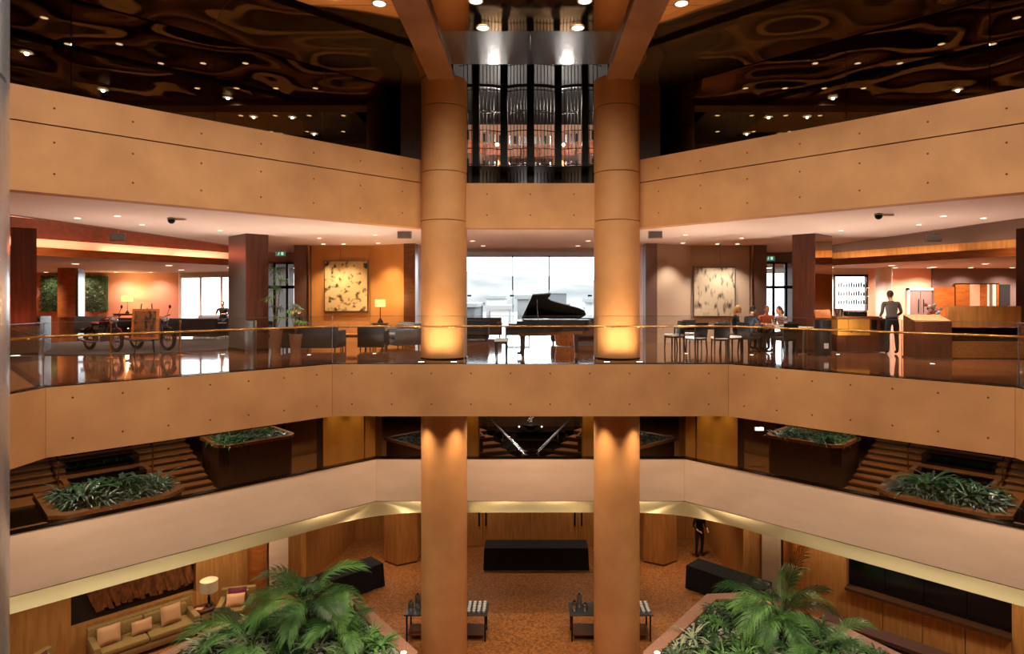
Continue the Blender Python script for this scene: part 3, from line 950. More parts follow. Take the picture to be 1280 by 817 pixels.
# ------------------------------------------------------------------ main level lamps
gm = 'main ceiling downlights'
for s in (-1, 1):
    sd = 'left' if s < 0 else 'right'
    wc = (1.0, 0.66, 0.36) if s < 0 else (1.0, 0.82, 0.68)
    for x, y in ((7.2, 21.7), (6.5, 21.7), (5.2, 21.3)):
        downlight((s * x, y, ZC - 0.004), 'bright wall washing downlight above the %s painting wall' % sd, 'art wall downlights on the %s' % sd, (80 if s < 0 else 85) * 0.6 * K_MAIN, 95, wc, 0.07, blend=0.6)
    for x, y in ((8.6, 17.3), (9.4, 14.2), (6.6, 19.5), (4.6, 18.5), (3.3, 19.6), (10.6, 14.6), (9.9, 15.9)):  # last two, mirrored on both sides, are added to brighten the reception front
        if x > 12: continue
        downlight((s * x, y, ZC - 0.004), 'small warm downlight in the pale main ceiling, %s side' % sd, gm + ' ' + sd, 45 * K_MAIN, 120, (1.0, 0.80, 0.62), 0.06)
    for x, y in ((10.6, 9.5), (10.6, 6), (10.6, 2)):
        downlight((s * x, y, ZC - 0.004), 'small warm downlight in the pale main ceiling, %s side' % sd, gm + ' ' + sd, 60 * K_MAIN, 130, (1.0, 0.70, 0.44), 0.06)
    for k, (x, y) in enumerate(((8.55, 17.35), (6.1, 17.2), (9.6, 14.9), (4.4, 17.6))):  # all but the pillar uplight are added to brighten the pale ceiling
        t = thing('floor_uplight', 'small floor uplight throwing light on the main ceiling, %s side, %s' % (sd, ('by the red pillar', 'added at the seating', 'added near the balustrade', 'added by the round column')[k]), 'uplight', (s * x, y, 0), 0, 'floor uplights')
        MB().lathe([(0.07, 0.0), (0.07, 0.008)], n=14).build('trim_ring', 'steel', t)
        MB().lathe([(0.05, 0.006), (0.05, 0.011)], n=14).build('lens', 'lens_dim', t)
        spot((0, 0, 0.02), 46 * K_MAIN, 150, 0.7, (1.0, 0.78, 0.64), 0.05, rot=(PI, 0, 0), parent=t)
    # pillar scallop
    spot((s * 8.75, 17.55, ZC - 0.03), 25 * K_MAIN, 70, 0.8, (1.0, 0.6, 0.35), 0.05, rot=(R(14), 0, 0))
    # coves: concealed pink lamps behind the pelmets
    for x, y in ((15.6, 15.6), (14.2, 18.9), (13.1, 21.4), (12.0, 23.7)):
        d = bpy.data.lights.new('cove_lamp', 'AREA'); d.shape = 'RECTANGLE'; d.size = 0.3; d.size_y = 2.4
        d.energy = (11 if s < 0 else 3) * K_MAIN
        d.color = (1.0, 0.36, 0.24) if s < 0 else (1.0, 0.66, 0.44)
        o = bpy.data.objects.new('cove_lamp', d); COL.objects.link(o)
        o.location = (s * (x + 0.25), y, 3.0); o.rotation_euler = (PI, 0, R(28) * s)
    lg = 'round ceiling lamps in the %s' % ('lounge' if s < 0 else 'restaurant')
    for x, y in ((17.5, 24), (14.6, 25.2), (22.6, 26.5), (16.5, 29.5) if s < 0 else (17.2, 26.6), (13, 27)):
        downlight((s * x, y, 2.876), 'round white lamp in the low %s ceiling' % ('lounge' if s < 0 else 'restaurant'), lg, 110 * K_MAIN, 150, (1.0, 0.68, 0.52), 0.12, blend=0.5)
    downlight((s * 13.4, 17.5, 3.94), 'small lamp inside the %s cove' % sd, 'cove lamps', 40 * K_MAIN, 140, (1.0, 0.62, 0.46), 0.08)
for x in (-19.6, -21.4, -23.2, -25):
    downlight((x, 32.2, 2.876), 'round white lamp washing the peach lounge wall', 'lounge wall lamps', 42 * K_MAIN, 140, (1.0, 0.56, 0.46), 0.1)
for x in (15.9, 17.4, 19.2, 21):
    downlight((x, 27.2, 2.876), 'round white lamp washing the restaurant back wall', 'restaurant wall lamps', 40 * K_MAIN, 140, (1.0, 0.70, 0.52), 0.1)
for x, y in ((-1.9, 20.5), (1.9, 20.5), (-1.7, 22.5), (1.7, 22.5)):
    downlight((x, y, ZC - 0.004), 'faint downlight in the pale ceiling over the piano hall', 'piano hall downlights', 30 * K_MAIN, 130, (1.0, 0.94, 0.88), 0.08, 'lens_dim')

# ================================================================== LOWER LEVELS
A45 = 0.70710678
def LP(s, p, q):
    """local frame along the oblique parapet: p along it (negative towards the viewer), q outwards"""
    x = -4.45 + A45 * p - A45 * q
    y = 18.0 + A45 * p + A45 * q
    return (-s * x, y)
def quad(s, p0, p1, q0, q1):
    return [LP(s, p0, q0), LP(s, p1, q0), LP(s, p1, q1), LP(s, p0, q1)]

def leaf_mesh(name, L, W, droop, m, n=4, fold=0.25):
    mb = MB()
    vs, fs_ = [], []
    for i in range(n + 1):
        t = i / n
        x = L * t * (1 - 0.25 * droop * t)
        z = L * (0.9 * t - droop * t * t)
        wd = W * math.sin(PI * min(1, 0.12 + 0.88 * t)) ** 0.7 * 0.5 if i < n else 0.001
        vs += [(x, -wd, z + fold * wd), (x, 0, z), (x, wd, z + fold * wd)]
    for i in range(n):
        a = i * 3
        fs_ += [(a, a + 3, a + 4, a + 1), (a + 1, a + 4, a + 5, a + 2)]
    mb.add(vs, fs_)
    return mb
def rosette(name, n, L, W, m, seed, up=0.6):
    r = random.Random(seed)
    mb = MB()
    for k in range(n):
        a = 2 * PI * k * 0.382 + r.uniform(-0.2, 0.2)
        l = L * r.uniform(0.65, 1.05)
        lf = leaf_mesh('leaf', l, W, r.uniform(0.55, 1.15), m, 4)
        tilt = r.uniform(-0.1, 0.75) * (1.1 - up)
        mt = Matrix.Rotation(a, 4, 'Z') @ Matrix.Rotation(tilt, 4, 'Y')
        lf.xform(mt)
        mb.add(lf.v, lf.f)
    return mb.mesh(name, m, False)
ROS = {
    'cool': [rosette('foliage', 34, 0.68, 0.05, 'leaf_cool', 10 + k) for k in range(4)],
    'dark': [rosette('foliage', 36, 0.78, 0.06, 'leaf_dark', 20 + k) for k in range(4)],
    'green': [rosette('foliage', 34, 0.8, 0.055, 'leaf_green', 30 + k) for k in range(3)],
    'pale': [rosette('foliage', 24, 0.85, 0.05, 'leaf_pale', 40 + k, 0.4) for k in range(3)],
}
def plant(kind, loc, sc, label, group, rng, name='leafy_plant'):
    o = bpy.data.objects.new(name, rng.choice(ROS[kind]))
    COL.objects.link(o)
    o.location = loc
    o.rotation_euler = (rng.uniform(-0.15, 0.15), rng.uniform(-0.15, 0.15), rng.uniform(0, 6.28))
    o.scale = (sc, sc, sc * rng.uniform(0.85, 1.15))
    return tag(o, label, 'plant', group)

def ccw(poly):
    a = sum(poly[i][0] * poly[(i + 1) % len(poly)][1] - poly[(i + 1) % len(poly)][0] * poly[i][1] for i in range(len(poly)))
    return poly if a > 0 else poly[::-1]
def inset(poly, t):
    return offset(ccw(poly)[::-1], -t)[::-1]
def planter(name, label, poly, z0, z1, rim, m_rim, m_body, m_soil, stone_m, nst, seed, group=None, over=0.06):
    poly = ccw(poly)
    t = thing(name, label, 'planter', (0, 0, 0), 0, group)
    inn = inset(poly, rim)
    body = inset(poly, over)
    MB().prism(body, z0, z1 - 0.09).build('body', m_body, t)
    n = len(poly)
    mb = MB()
    for i in range(n):
        j = (i + 1) % n
        MB().prism([poly[i], poly[j], inn[j], inn[i]], z1 - 0.09, z1).build('rim_stone', m_rim, t)
    MB().prism(inn, z1 - 0.12, z1 - 0.06).build('soil', m_soil, t)
    r = random.Random(seed)
    xs_ = [p[0] for p in inn]; ys_ = [p[1] for p in inn]
    cnt = 0
    mb = MB()
    while cnt < nst:
        x, y = r.uniform(min(xs_), max(xs_)), r.uniform(min(ys_), max(ys_))
        if not inside(inn, x, y):
            continue
        cnt += 1
        rr = r.uniform(0.03, 0.07)
        mb.add([(x - rr, y, z1 - 0.06), (x, y - rr * 0.8, z1 - 0.06), (x + rr, y, z1 - 0.06), (x, y + rr * 0.8, z1 - 0.06), (x, y, z1 - 0.06 + rr * 0.8)],
               [(0, 1, 4), (1, 2, 4), (2, 3, 4), (3, 0, 4)])
    o = mb.build('pebbles', stone_m, t)
    tag(o, kind='stuff')
    return t, inn
def inside(poly, x, y):
    c = False
    n = len(poly)
    for i in range(n):
        (x0, y0), (x1, y1) = poly[i], poly[(i + 1) % n]
        if (y0 > y) != (y1 > y) and x < (x1 - x0) * (y - y0) / (y1 - y0) + x0:
            c = not c
    return c
def fill(poly, k, rng, margin=0.0):
    xs_ = [p[0] for p in poly]; ys_ = [p[1] for p in poly]
    pts = []
    tries = 0
    best = 0.55
    while len(pts) < k and tries < 6000:
        tries += 1
        x, y = rng.uniform(min(xs_), max(xs_)), rng.uniform(min(ys_), max(ys_))
        if inside(poly, x, y) and all((x - a) ** 2 + (y - b) ** 2 > best * best for a, b in pts):
            pts.append((x, y))
        if tries % 500 == 499:
            best *= 0.85
    return pts

for s in (-1, 1):
    sd = 'left' if s < 0 else 'right'
    rng = random.Random(100 + s)
    # wide stair
    st = struct('stairs_%s' % sd, 'wide shallow stone stair rising behind the %s planters' % sd, 'stairs')
    for k in range(17):
        q0 = 3.15 + k * 0.35
        z = ZL1 + (k + 1) * 0.12
        MB().prism(quad(s, -12.0, -3.3, q0, q0 + 0.37), z - 0.13, z - 0.035).build('riser', 'wall_dark', st)
        MB().prism(quad(s, -12.0, -3.3, q0 - 0.03, q0 + 0.37), z - 0.04, z).build('tread', 'granite_tan', st)
    MB().prism(quad(s, -12.0, -3.3, 3.2, 9.4), ZL1, ZL1 + 0.02).build('stair_base', 'wall_dark', st)
    # water cascade
    wc = thing('water_cascade', 'dark water cascade between the stair flights on the %s' % sd, 'fountain', (0, 0, 0))
    for k in range(5):
        q0 = 4.4 + k * 0.8
        MB().prism(quad(s, -6.5, -4.75, q0, q0 + 0.9), ZL1, -3.3 + k * 0.3).build('water_step', 'water', wc)
    for p in (-6.6, -4.68):
        MB().prism(quad(s, p - 0.06, p + 0.06, 4.4, 8.4), ZL1, -3.3).build('kerb', 'granite_tan', wc)
    for p in (-6.75, -4.55):
        a, b = LP(s, p, 4.5), LP(s, p, 8.5)
        c = LP(s, p, 4.3)
        hr = thing('brass_handrail', 'slim brass handrail %s the water cascade on the %s' % ('left of' if (p < -5) == (s < 0) else 'right of', sd), 'handrail', (0, 0, 0))
        MB().tube([(a[0], a[1], -2.75), (b[0], b[1], -1.4)], 0.025, 8).build('rail', 'brass', hr, True)
        for t_ in (0.02, 0.5):
            x, y = a[0] + (b[0] - a[0]) * t_, a[1] + (b[1] - a[1]) * t_
            MB().tube([(x, y, -3.9), (x, y, -2.75 + 1.35 * t_)], 0.018, 6).build('post', 'brass', hr)
    # pool trough
    pt = thing('pool_trough', 'dark still pool trough beside the %s stairs' % sd, 'pool')
    MB().prism(quad(s, -12, -7.35, 1.75, 4.0), ZL1, -3.52).build('water', 'water', pt)
    MB().prism(quad(s, -12, -7.35, 1.65, 1.78), ZL1, -3.46).build('kerb', 'granite_tan', pt)
    MB().prism(quad(s, -12, -7.35, 3.5, 4.35), ZL1, -3.47).build('kerb', 'granite_tan', pt)
    # planter beside the pool
    pa = [LP(s, -7.0, 1.75), LP(s, -4.9, 1.75), LP(s, -4.4, 2.2), LP(s, -4.4, 4.3), LP(s, -7.3, 4.3), LP(s, -7.3, 2.0)]
    t, inn = planter('stone_planter', 'low stone planter of dark strap leaved plants between the pool and stairs, %s side' % sd, pa, ZL1, -3.4, 0.26, 'granite_tan', 'wall_dark', 'soil', 'pebble_tan', 420, 5 + s, 'planters of the planted level')
    gp = 'plants in the low %s planter' % sd
    for x, y in fill(inset(inn, 0.28), 34, rng):
        plant(rng.choice(['cool', 'cool', 'dark']), (x, y, -3.47), rng.uniform(1.0, 1.35), 'dark strap leaved plant in the low planter beside the %s pool' % sd, gp, rng)
    for x, y in fill(inset(inn, 0.7), 3, rng):
        plant('dark', (x, y, -3.35), 1.3, 'taller dark leafy shrub in the middle of the low %s planter' % sd, 'shrubs in the low %s planter' % sd, rng, 'leafy_shrub')
    # tall planter
    pb = [LP(s, -2.95, 3.1), LP(s, -1.1, 3.1), LP(s, -0.9, 3.4), LP(s, -0.9, 4.9), LP(s, -3.2, 4.9), LP(s, -3.2, 3.4)]
    t, inn = planter('tall_planter', 'tall brown sided planter between the stairs and the gold pillar, %s side' % sd, pb, ZL1, -2.7, 0.14, 'granite_tan', 'wall_dark', 'soil', 'pebble_tan', 220, 15 + s, 'tall planters of the planted level')
    for x, y in fill(inset(inn, 0.1), 20, rng):
        plant(rng.choice(['cool', 'dark']), (x, y, -2.77), rng.uniform(0.6, 0.85), 'dark low plant in the tall %s planter' % sd, 'plants in the tall %s planter' % sd, rng)
    # planter next to the round column
    pc = [(s * 4.7, 20.0), (s * 3.15, 18.62), (s * 2.75, 18.75), (s * 2.45, 19.9), (s * 3.7, 21.0)]
    t, inn = planter('corner_planter', 'pointed stone planter half hidden behind the %s round column' % sd, pc, ZL1, -2.9, 0.1, 'granite_tan', 'wall_dark', 'soil', 'pebble_tan', 80, 25 + s, 'corner planters of the planted level')
    for x, y in fill(inset(inn, 0.15), 9, rng):
        plant('cool', (x, y, -2.97), rng.uniform(0.45, 0.65), 'grey green plant in the planter behind the %s round column' % sd, 'plants behind the %s round column' % sd, rng)
    # gold clad pillars
    gp_ = thing('gold_pillar', 'square gold clad pillar behind the %s bend of the parapet' % sd, 'pillar', (s * 5.75, 19.3, ZL1), 0, 'gold clad pillars')
    x0, x1 = (-0.66, 0.6) if s < 0 else (-0.6, 0.66)
    MB().box(x0, x1, 0, 0.9, 0, 2.74).build('cladding', 'brass_panel', gp_)
    if s < 0:
        MB().box(0.62, 0.94, 0.05, 0.9, 0, 2.74).build('cladding', 'brass_panel', gp_)
    else:
        MB().box(-0.94, -0.62, 0.05, 0.9, 0, 2.74).build('cladding', 'brass_panel', gp_)
    MB().box(-0.9, 0.9, 0.1, 0.88, 0, 2.7).build('core', 'wall_dark', gp_)
    for k in (-0.3, 0.35):
        downlight((s * 5.75 + k, 18.98, ZB + 0.004), 'small downlight above the gold pillar on the %s' % sd, 'pillar downlights', 26 * K_ONE, 60, (1.0, 0.66, 0.32), 0.05)
    g2 = thing('gold_post', 'narrow gold clad post just beside the %s round column' % sd, 'pillar', (s * 2.0, 20.3, ZL1), 0, 'gold clad posts')
    MB().box(-0.3, 0.3, 0, 0.5, 0, 2.74).build('cladding', 'brass_panel', g2)
    MB().box(-0.31, 0.31, -0.01, 0.51, 0, 0.1).build('skirting', 'dark_bronze', g2)
    downlight((s * 1.85, 20.0, ZB + 0.004), 'small downlight above the narrow gold post, %s' % sd, 'post downlights', 16 * K_ONE, 60, (1.0, 0.66, 0.32), 0.05)
    # side walls of the planted level
    wall_poly('wall_planted_%s' % sd, [LP(s, 4.5, 9.6), LP(s, -13, 9.6)] if s < 0 else [LP(s, -13, 9.6), LP(s, 4.5, 9.6)], -0.2, ZL1, ZB, 'wall_brown', 'brown wall closing the %s side of the planted level' % sd)
    bx = MB().prism(quad(s, -0.3, 1.6, 5.4, 6.2), ZL1, -2.35)
    smesh(bx, 'wall_recess_%s' % sd, 'wall_brown', 'brown recess wall beside the gold pillar, %s side' % sd)
    bx = MB().prism(quad(s, -0.6, 1.8, 4.6, 6.2), -2.2, -1.9)
    smesh(bx, 'trim_%d' % (6 if s < 0 else 7), 'wall_warm', 'pale bulkhead beside the gold pillar, %s side' % sd, 'trim')

# ------------------------------------------------------------------ middle stair with dark fountain
ms = struct('stairs_middle', 'paired stone steps flanking the dark fountain between the columns', 'stairs')
for s in (-1, 1):
    for k in range(8):
        y0 = 21.3 + k * 0.36
        xi = 0.42 + 0.26 * k + (0.12 if k else 0)
        z = ZL1 + (k + 1) * 0.15
        pl_ = [(s * xi, y0), (s * 2.4, y0 - 0.55), (s * 2.4, y0 + 0.4), (s * (xi + 0.3), y0 + 0.4)]
        MB().prism(pl_, z - 0.16, z - 0.035).build('riser', 'wall_dark', ms)
        pl_ = [(s * xi, y0 - 0.03), (s * 2.4, y0 - 0.58), (s * 2.4, y0 + 0.36), (s * (xi + 0.3), y0 + 0.36)]
        MB().prism(pl_, z - 0.04, z).build('tread', 'granite_tan', ms)
mf = thing('fountain_basin', 'dark V shaped fountain basin between the paired steps', 'fountain')
for k in range(4):
    y0 = 21.2 + k * 0.6
    MB().prism([(-0.32 - 0.42 * k, y0), (0.32 + 0.42 * k, y0), (0.32 + 0.42 * (k + 1), y0 + 0.62), (-0.32 - 0.42 * (k + 1), y0 + 0.62)], ZL1, -3.9 + k * 0.2).build('water_step', 'water', mf)
MB().box(-2.0, 2.0, 23.7, 23.85, ZL1, -2.85).build('back_ledge', 'wall_dark', mf)
hr = thing('steel_handrail', 'double steel handrail in a V around the dark fountain', 'handrail')
for dz, dx in ((0.0, 0.0), (-0.12, 0.1)):
    MB().tube([(-2.1 + dx, 24.3, -2.62 + dz), (-0.24 + dx * 0.4, 21.2, -3.62 + dz), (0.24 - dx * 0.4, 21.2, -3.62 + dz), (2.1 - dx, 24.3, -2.62 + dz)], 0.022, 8).build('rail', 'steel', hr, True)
for s in (-1, 1):
    for t_ in (0.02, 0.4, 0.75):
        x = s * (0.24 + 1.86 * t_); y = 21.2 + 3.1 * t_; z = -3.62 + t_
        MB().tube([(x, y, z - 0.9), (x, y, z)], 0.016, 6).build('post', 'steel', hr)
t = thing('glass_fountain_jet', 'small silvery fountain bowl with a foaming jet at the centre of the stair', 'fountain', (0, 23.2, -3.42))
MB().lathe([(0.05, 0), (0.08, 0.1), (0.3, 0.26), (0.34, 0.3), (0.3, 0.31)], n=20).build('bowl', 'silver_mirror', t, True)
rr = random.Random(4)
mb = MB()
for k in range(40):
    z = 0.35 + rr.random() * 0.7
    mb.ball((rr.gauss(0, 0.05) * (0.6 + z), rr.gauss(0, 0.05), z), 0.03, n=6, m=4)
tag(mb.build('spray', 'porcelain', t, True), kind='stuff')
for s in (-1, 1):
    MB().ball((s * 0.42, 0, 0.2), 0.03, n=8, m=6).build('lamp', 'lens_dim', t)
wall_poly('wall_planted_back', [(-7.5, 28.4), (7.5, 28.4)], 0.2, ZL1, ZB, 'wall_brown', 'brown back wall of the planted level behind the fountain')
for s in (-1, 1):
    t, inn = planter('stone_trough', 'small stone trough of plants beside the paired steps, %s' % ('left' if s < 0 else 'right'), [(s * 1.55, 21.35), (s * 2.6, 20.95), (s * 2.9, 21.6), (s * 1.75, 22.0)], ZL1, -3.15, 0.07, 'granite_tan', 'wall_dark', 'soil', 'pebble_tan', 30, 60 + s)
    for x, y in fill(inset(inn, 0.1), 3, random.Random(s + 9)):
        plant('cool', (x, y, -3.2), 0.35, 'little plant in the trough beside the paired steps, %s' % ('left' if s < 0 else 'right'), 'plants in the small %s trough' % ('left' if s < 0 else 'right'), random.Random(s + 5))
g = 'lower ceiling downlights'
for s in (-1, 1):
    sd = 'left' if s < 0 else 'right'
    for x, y, e in ((9.5, 18.0, 36), (11.5, 15.5, 42), (7.6, 20.6, 30), (3.6, 17.0, 50), (0.9, 16.9, 50), (5.9, 15.9, 42), (7.3, 14.3, 38), (8.7, 12.9, 40), (9.6, 11.6, 40), (1.2, 23.0, 34), (4.5, 22.5, 20)):
        downlight((s * x, y, ZB + 0.004), 'small downlight in the brown ceiling under the main floor, %s half' % sd, g + ' ' + sd, e * 0.9 * K_ONE, 140, (1.0, 0.78, 0.60), 0.07, blend=0.7)

# ================================================================== BOTTOM LEVEL
def WP(s, p, q):
    """frame on the oblique bottom wall |x|+y=28.3: p=0 at x=7.9, negative towards the viewer, q into the room"""
    bx_, by_ = (7.9, 20.4) if s < 0 else (7.35, 19.85)
    return (s * (bx_ - A45 * p - A45 * q), by_ + A45 * p - A45 * q)
def wq(s, p0, p1, q0, q1):
    return [WP(s, p0, q0), WP(s, p1, q0), WP(s, p1, q1), WP(s, p0, q1)]
ZCG = -4.5
for s in (-1, 1):
    sd = 'left' if s < 0 else 'right'
    wb = struct('wall_bottom_%s' % sd, 'wood paneled %s wall of the bottom floor with a long dark niche' % sd, 'wall')
    N0, N1 = (-5.8, -2.79) if s < 0 else (-6.36, -2.53)
    ZN = -7.08 if s < 0 else -6.75
    MB().prism(wq(s, -11, N0, -0.5, 0), ZL2, ZCG).build('wall_panel', 'wood_panel', wb)
    MB().prism(wq(s, N1, -1.2, -0.5, 0), ZL2, ZCG).build('wall_panel', 'wood_panel', wb)
    MB().prism(wq(s, -1.2, 0.4, -0.5, 0), ZL2, ZCG).build('wall_panel', 'wood_panel', wb)
    if s < 0:
        MB().prism(wq(s, N0, N1, -0.5, -0.02), ZL2, ZN).build('wall_panel', 'wood_panel', wb)
        MB().prism(wq(s, N0, N1, -0.55, -0.22), ZN, ZCG).build('niche_back', 'niche', wb)
    else:
        n = 4
        for k in range(n):
            a, b = N0 + (N1 - N0) * k / n + 0.008, N0 + (N1 - N0) * (k + 1) / n - 0.008
            MB().prism(wq(s, a, b, -0.5, 0.0), ZL2 + 0.02, ZN - 0.08).build('wall_panel', 'wood_panel', wb)
            MB().prism(wq(s, a, b, -0.55, -0.2), ZN, ZCG).build('granite_slab', 'granite_black', wb)
        MB().prism(wq(s, N0, N1, -0.3, 0.14), ZN - 0.08, ZN).build('sill', 'wall_dark', wb)
    # rounded pilaster, lit pier
    px, py = WP(s, -1.05, 0.12)
    MB().lathe([(0.28, ZL2), (0.28, ZCG)], (px, py, 0), 24).build('round_pilaster', 'wood_orange', wb, True)
    px, py = WP(s, -0.45, 0.2)
    MB().prism(wq(s, -0.75, -0.15, 0.0, 0.3), ZL2, ZCG).build('pier', 'parapet', wb)
    # hall side beyond
    wall_poly('wall_passage_%s' % sd, [WP(s, 0.4, 0), (s * 7.0, 24.5), (s * 3.7, 25.5)], 0.2 if s > 0 else -0.2, ZL2, ZCG, 'wood_panel', 'wood paneled passage wall at the back %s of the bottom floor' % sd)
    # faceted pillar
    fp = thing('faceted_pillar', 'faceted wood clad pillar at the back %s of the bottom floor' % sd, 'pillar', (s * 4.65, 22.5, ZL2), 0, 'faceted pillars of the bottom floor')
    pts = [(-0.6, -0.1), (-0.05, -0.5), (0.6, -0.15), (0.6, 0.5), (-0.6, 0.5)]
    if s > 0: pts = [(-x, y) for x, y in pts]
    MB().prism(pts, 0.06, ZCG - ZL2).build('cladding', 'wood_panel', fp)
    MB().prism([(x * 0.97, y * 0.97) for x, y in pts], 0, 0.06).build('skirting', 'wall_dark', fp)
    for k in (-0.35, 0.3):
        downlight((s * 4.65 + k, 21.75, ZCG - 0.004), 'small downlight over the faceted pillar on the %s' % sd, 'bottom pillar downlights', 30 * K_TWO, 70, (1.0, 0.60, 0.34), 0.05)
    # planter
    poly = [(s * 2.78, 15.4), (s * 5.2, 18.4), (s * 6.3, 18.5), (s * 8.4, 16.5), (s * 9.1, 15.3), (s * 9.1, 13), (s * 6, 11.5), (s * 3.4, 12.5), (s * 2.78, 14.6)]
    t, inn = planter('granite_planter', 'large pink granite palm planter at the bottom %s' % sd, poly, ZL2, -7.15, 0.34, 'granite_rim', 'granite_rim', 'soil', 'pebble', 2600, 33 + s, 'palm planters of the bottom floor')
    MB().lathe([(0.07, 0), (0.07, 0.012)], (s * 3.12, 15.35, -7.15), 12).build('rim_lamp', 'lens', t)
    rng = random.Random(60 + s)
    # palms
# back wall with doors
bw = struct('wall_bottom_back', 'wood paneled back wall of the bottom floor', 'wall')
for a, b in ((-3.7, -2.72), (-1.0, 0.0), (0.0, 1.0), (2.72, 3.7)):
    MB().box(a + 0.006, b - 0.006, 23.8, 24.0, ZL2, ZCG).build('wall_panel', 'wood_panel', bw)
MB().box(-3.7, 3.7, 23.98, 24.1, ZL2, ZCG).build('backing', 'wall_dark', bw)
for i, x in enumerate((-1.82, 1.82)):
    d = struct('door_%d' % (4 + i), 'pair of flush wood doors with long black pulls, %s of the centre table' % ('left' if x < 0 else 'right'), 'door')
    for a, b in ((x - 0.85, x - 0.008), (x + 0.008, x + 0.85)):
        lf = MB().box(a, b, 23.78, 23.9, ZL2 + 0.01, ZCG - 0.1).build('door_leaf', 'wood_panel', d)
        xh = b - 0.12 if a < x - 0.1 else a + 0.12
        MB().box(xh - 0.03, xh + 0.03, 23.70, 23.78, -7.1, -5.4).build('handle', 'black_metal', lf)
gb = 'bottom floor downlights'
for s in (-1, 1):
    sd = 'left' if s < 0 else 'right'
    for x, y, e in ((9.4, 16.6, 55), (10.8, 15.0, 55), (8.4, 18.3, 60), (7.2, 19.2, 40), (1.8, 22.6, 45), (4.0, 20.2, 40), (11.8, 13.6, 50), (6.0, 22.5, 40)):
        downlight((s * x, y, ZCG - 0.004), 'small downlight in the brown ceiling over the bottom floor, %s half' % sd, gb + ' ' + sd, e * K_TWO, 130, (1.0, 0.77, 0.56), 0.07)

# ================================================================== PALMS AND PLANTS OF THE BOTTOM PLANTERS
def frond_mesh(L, droop, m, seed, n=32, rise=0.9):
    r = random.Random(seed)
    mb = MB()
    pts = []
    for i in range(13):
        t = i / 12
        pts.append(Vector((L * (t - 0.12 * droop * t ** 3), 0, L * (rise * t - droop * t * t))))
    mb.tube(pts, [0.014 * (1 - 0.85 * i / 12) + 0.002 for i in range(13)], 5)
    for k in range(n):
        t = 0.16 + 0.84 * k / (n - 1)
        f = t * 12
        i = min(11, int(f))
        p = pts[i].lerp(pts[i + 1], f - i)
        tg = (pts[i + 1] - pts[i]).normalized()
        l = L * 0.40 * (math.sin(PI * (0.1 + 0.82 * t)) ** 0.6) * r.uniform(0.85, 1.1)
        for sgn in (-1, 1):
            side = Vector((0, sgn, 0))
            d = (tg * (0.55 + 0.7 * t) + side * (1.0 - 0.35 * t) + Vector((0, 0, 0.18))).normalized()
            wv = tg.cross(d).cross(d).normalized() * (0.014 + 0.004 * r.random())
            a = p
            b = p + d * l * 0.5 + Vector((0, 0, -0.04 * l))
            c = p + d * l * 0.95 + Vector((0, 0, -0.36 * l * r.uniform(0.6, 1.2)))
            mb.add([a - wv * 0.4, a + wv * 0.4, b + wv, b - wv, c], [(0, 1, 2, 3), (3, 2, 4)])
    return mb.mesh('frond', m, False)
FR = [frond_mesh(1.75, 0.85, 'leaf_green', 1), frond_mesh(1.9, 1.05, 'leaf_green', 2), frond_mesh(1.6, 0.65, 'leaf_dark', 3), frond_mesh(1.5, 1.2, 'leaf_green', 4)]
def palm(loc, label, n, h, seed, az0=0, scale=1.0):
    r = random.Random(seed)
    t = thing('palm', label, 'palm', loc, 0, 'palms of the bottom planters')
    for k in range(3):
        a = k * 2.1 + seed
        MB().tube([(0.1 * math.cos(a), 0.1 * math.sin(a), -0.05), (0.06 * math.cos(a), 0.06 * math.sin(a), h * 0.6), (0.05 * math.cos(a), 0.05 * math.sin(a), h)], [0.04, 0.03, 0.02], 7).build('trunk', 'stem', t, True)
    for k in range(n):
        az = az0 + k * 2.399 + r.uniform(-0.25, 0.25)
        tilt = r.uniform(-0.35, 0.35) if k > 2 else -0.5
        inst('frond', FR[k % 4], t, (0.05 * math.cos(az), 0.05 * math.sin(az), h - 0.05 * (k % 3)), (0, tilt, az), scale * r.uniform(0.8, 1.1))
    return t
palm((-6.0, 16.7, -7.22), 'large feathery palm filling the left bottom planter', 16, 0.6, 11, 0.3, 1.05)
palm((-6.9, 15.4, -7.22), 'smaller feathery palm at the front of the left bottom planter', 10, 0.35, 5, 1.1, 0.85)
palm((-4.8, 15.9, -7.22), 'young palm near the rim in the left bottom planter', 7, 0.25, 8, 2.0, 0.65)
palm((6.55, 16.4, -7.22), 'large feathery palm filling the right bottom planter', 11, 0.5, 17, 0.8, 0.92)
palm((7.2, 15.1, -7.22), 'smaller palm at the front of the right bottom planter', 8, 0.3, 3, 0.1, 0.75)
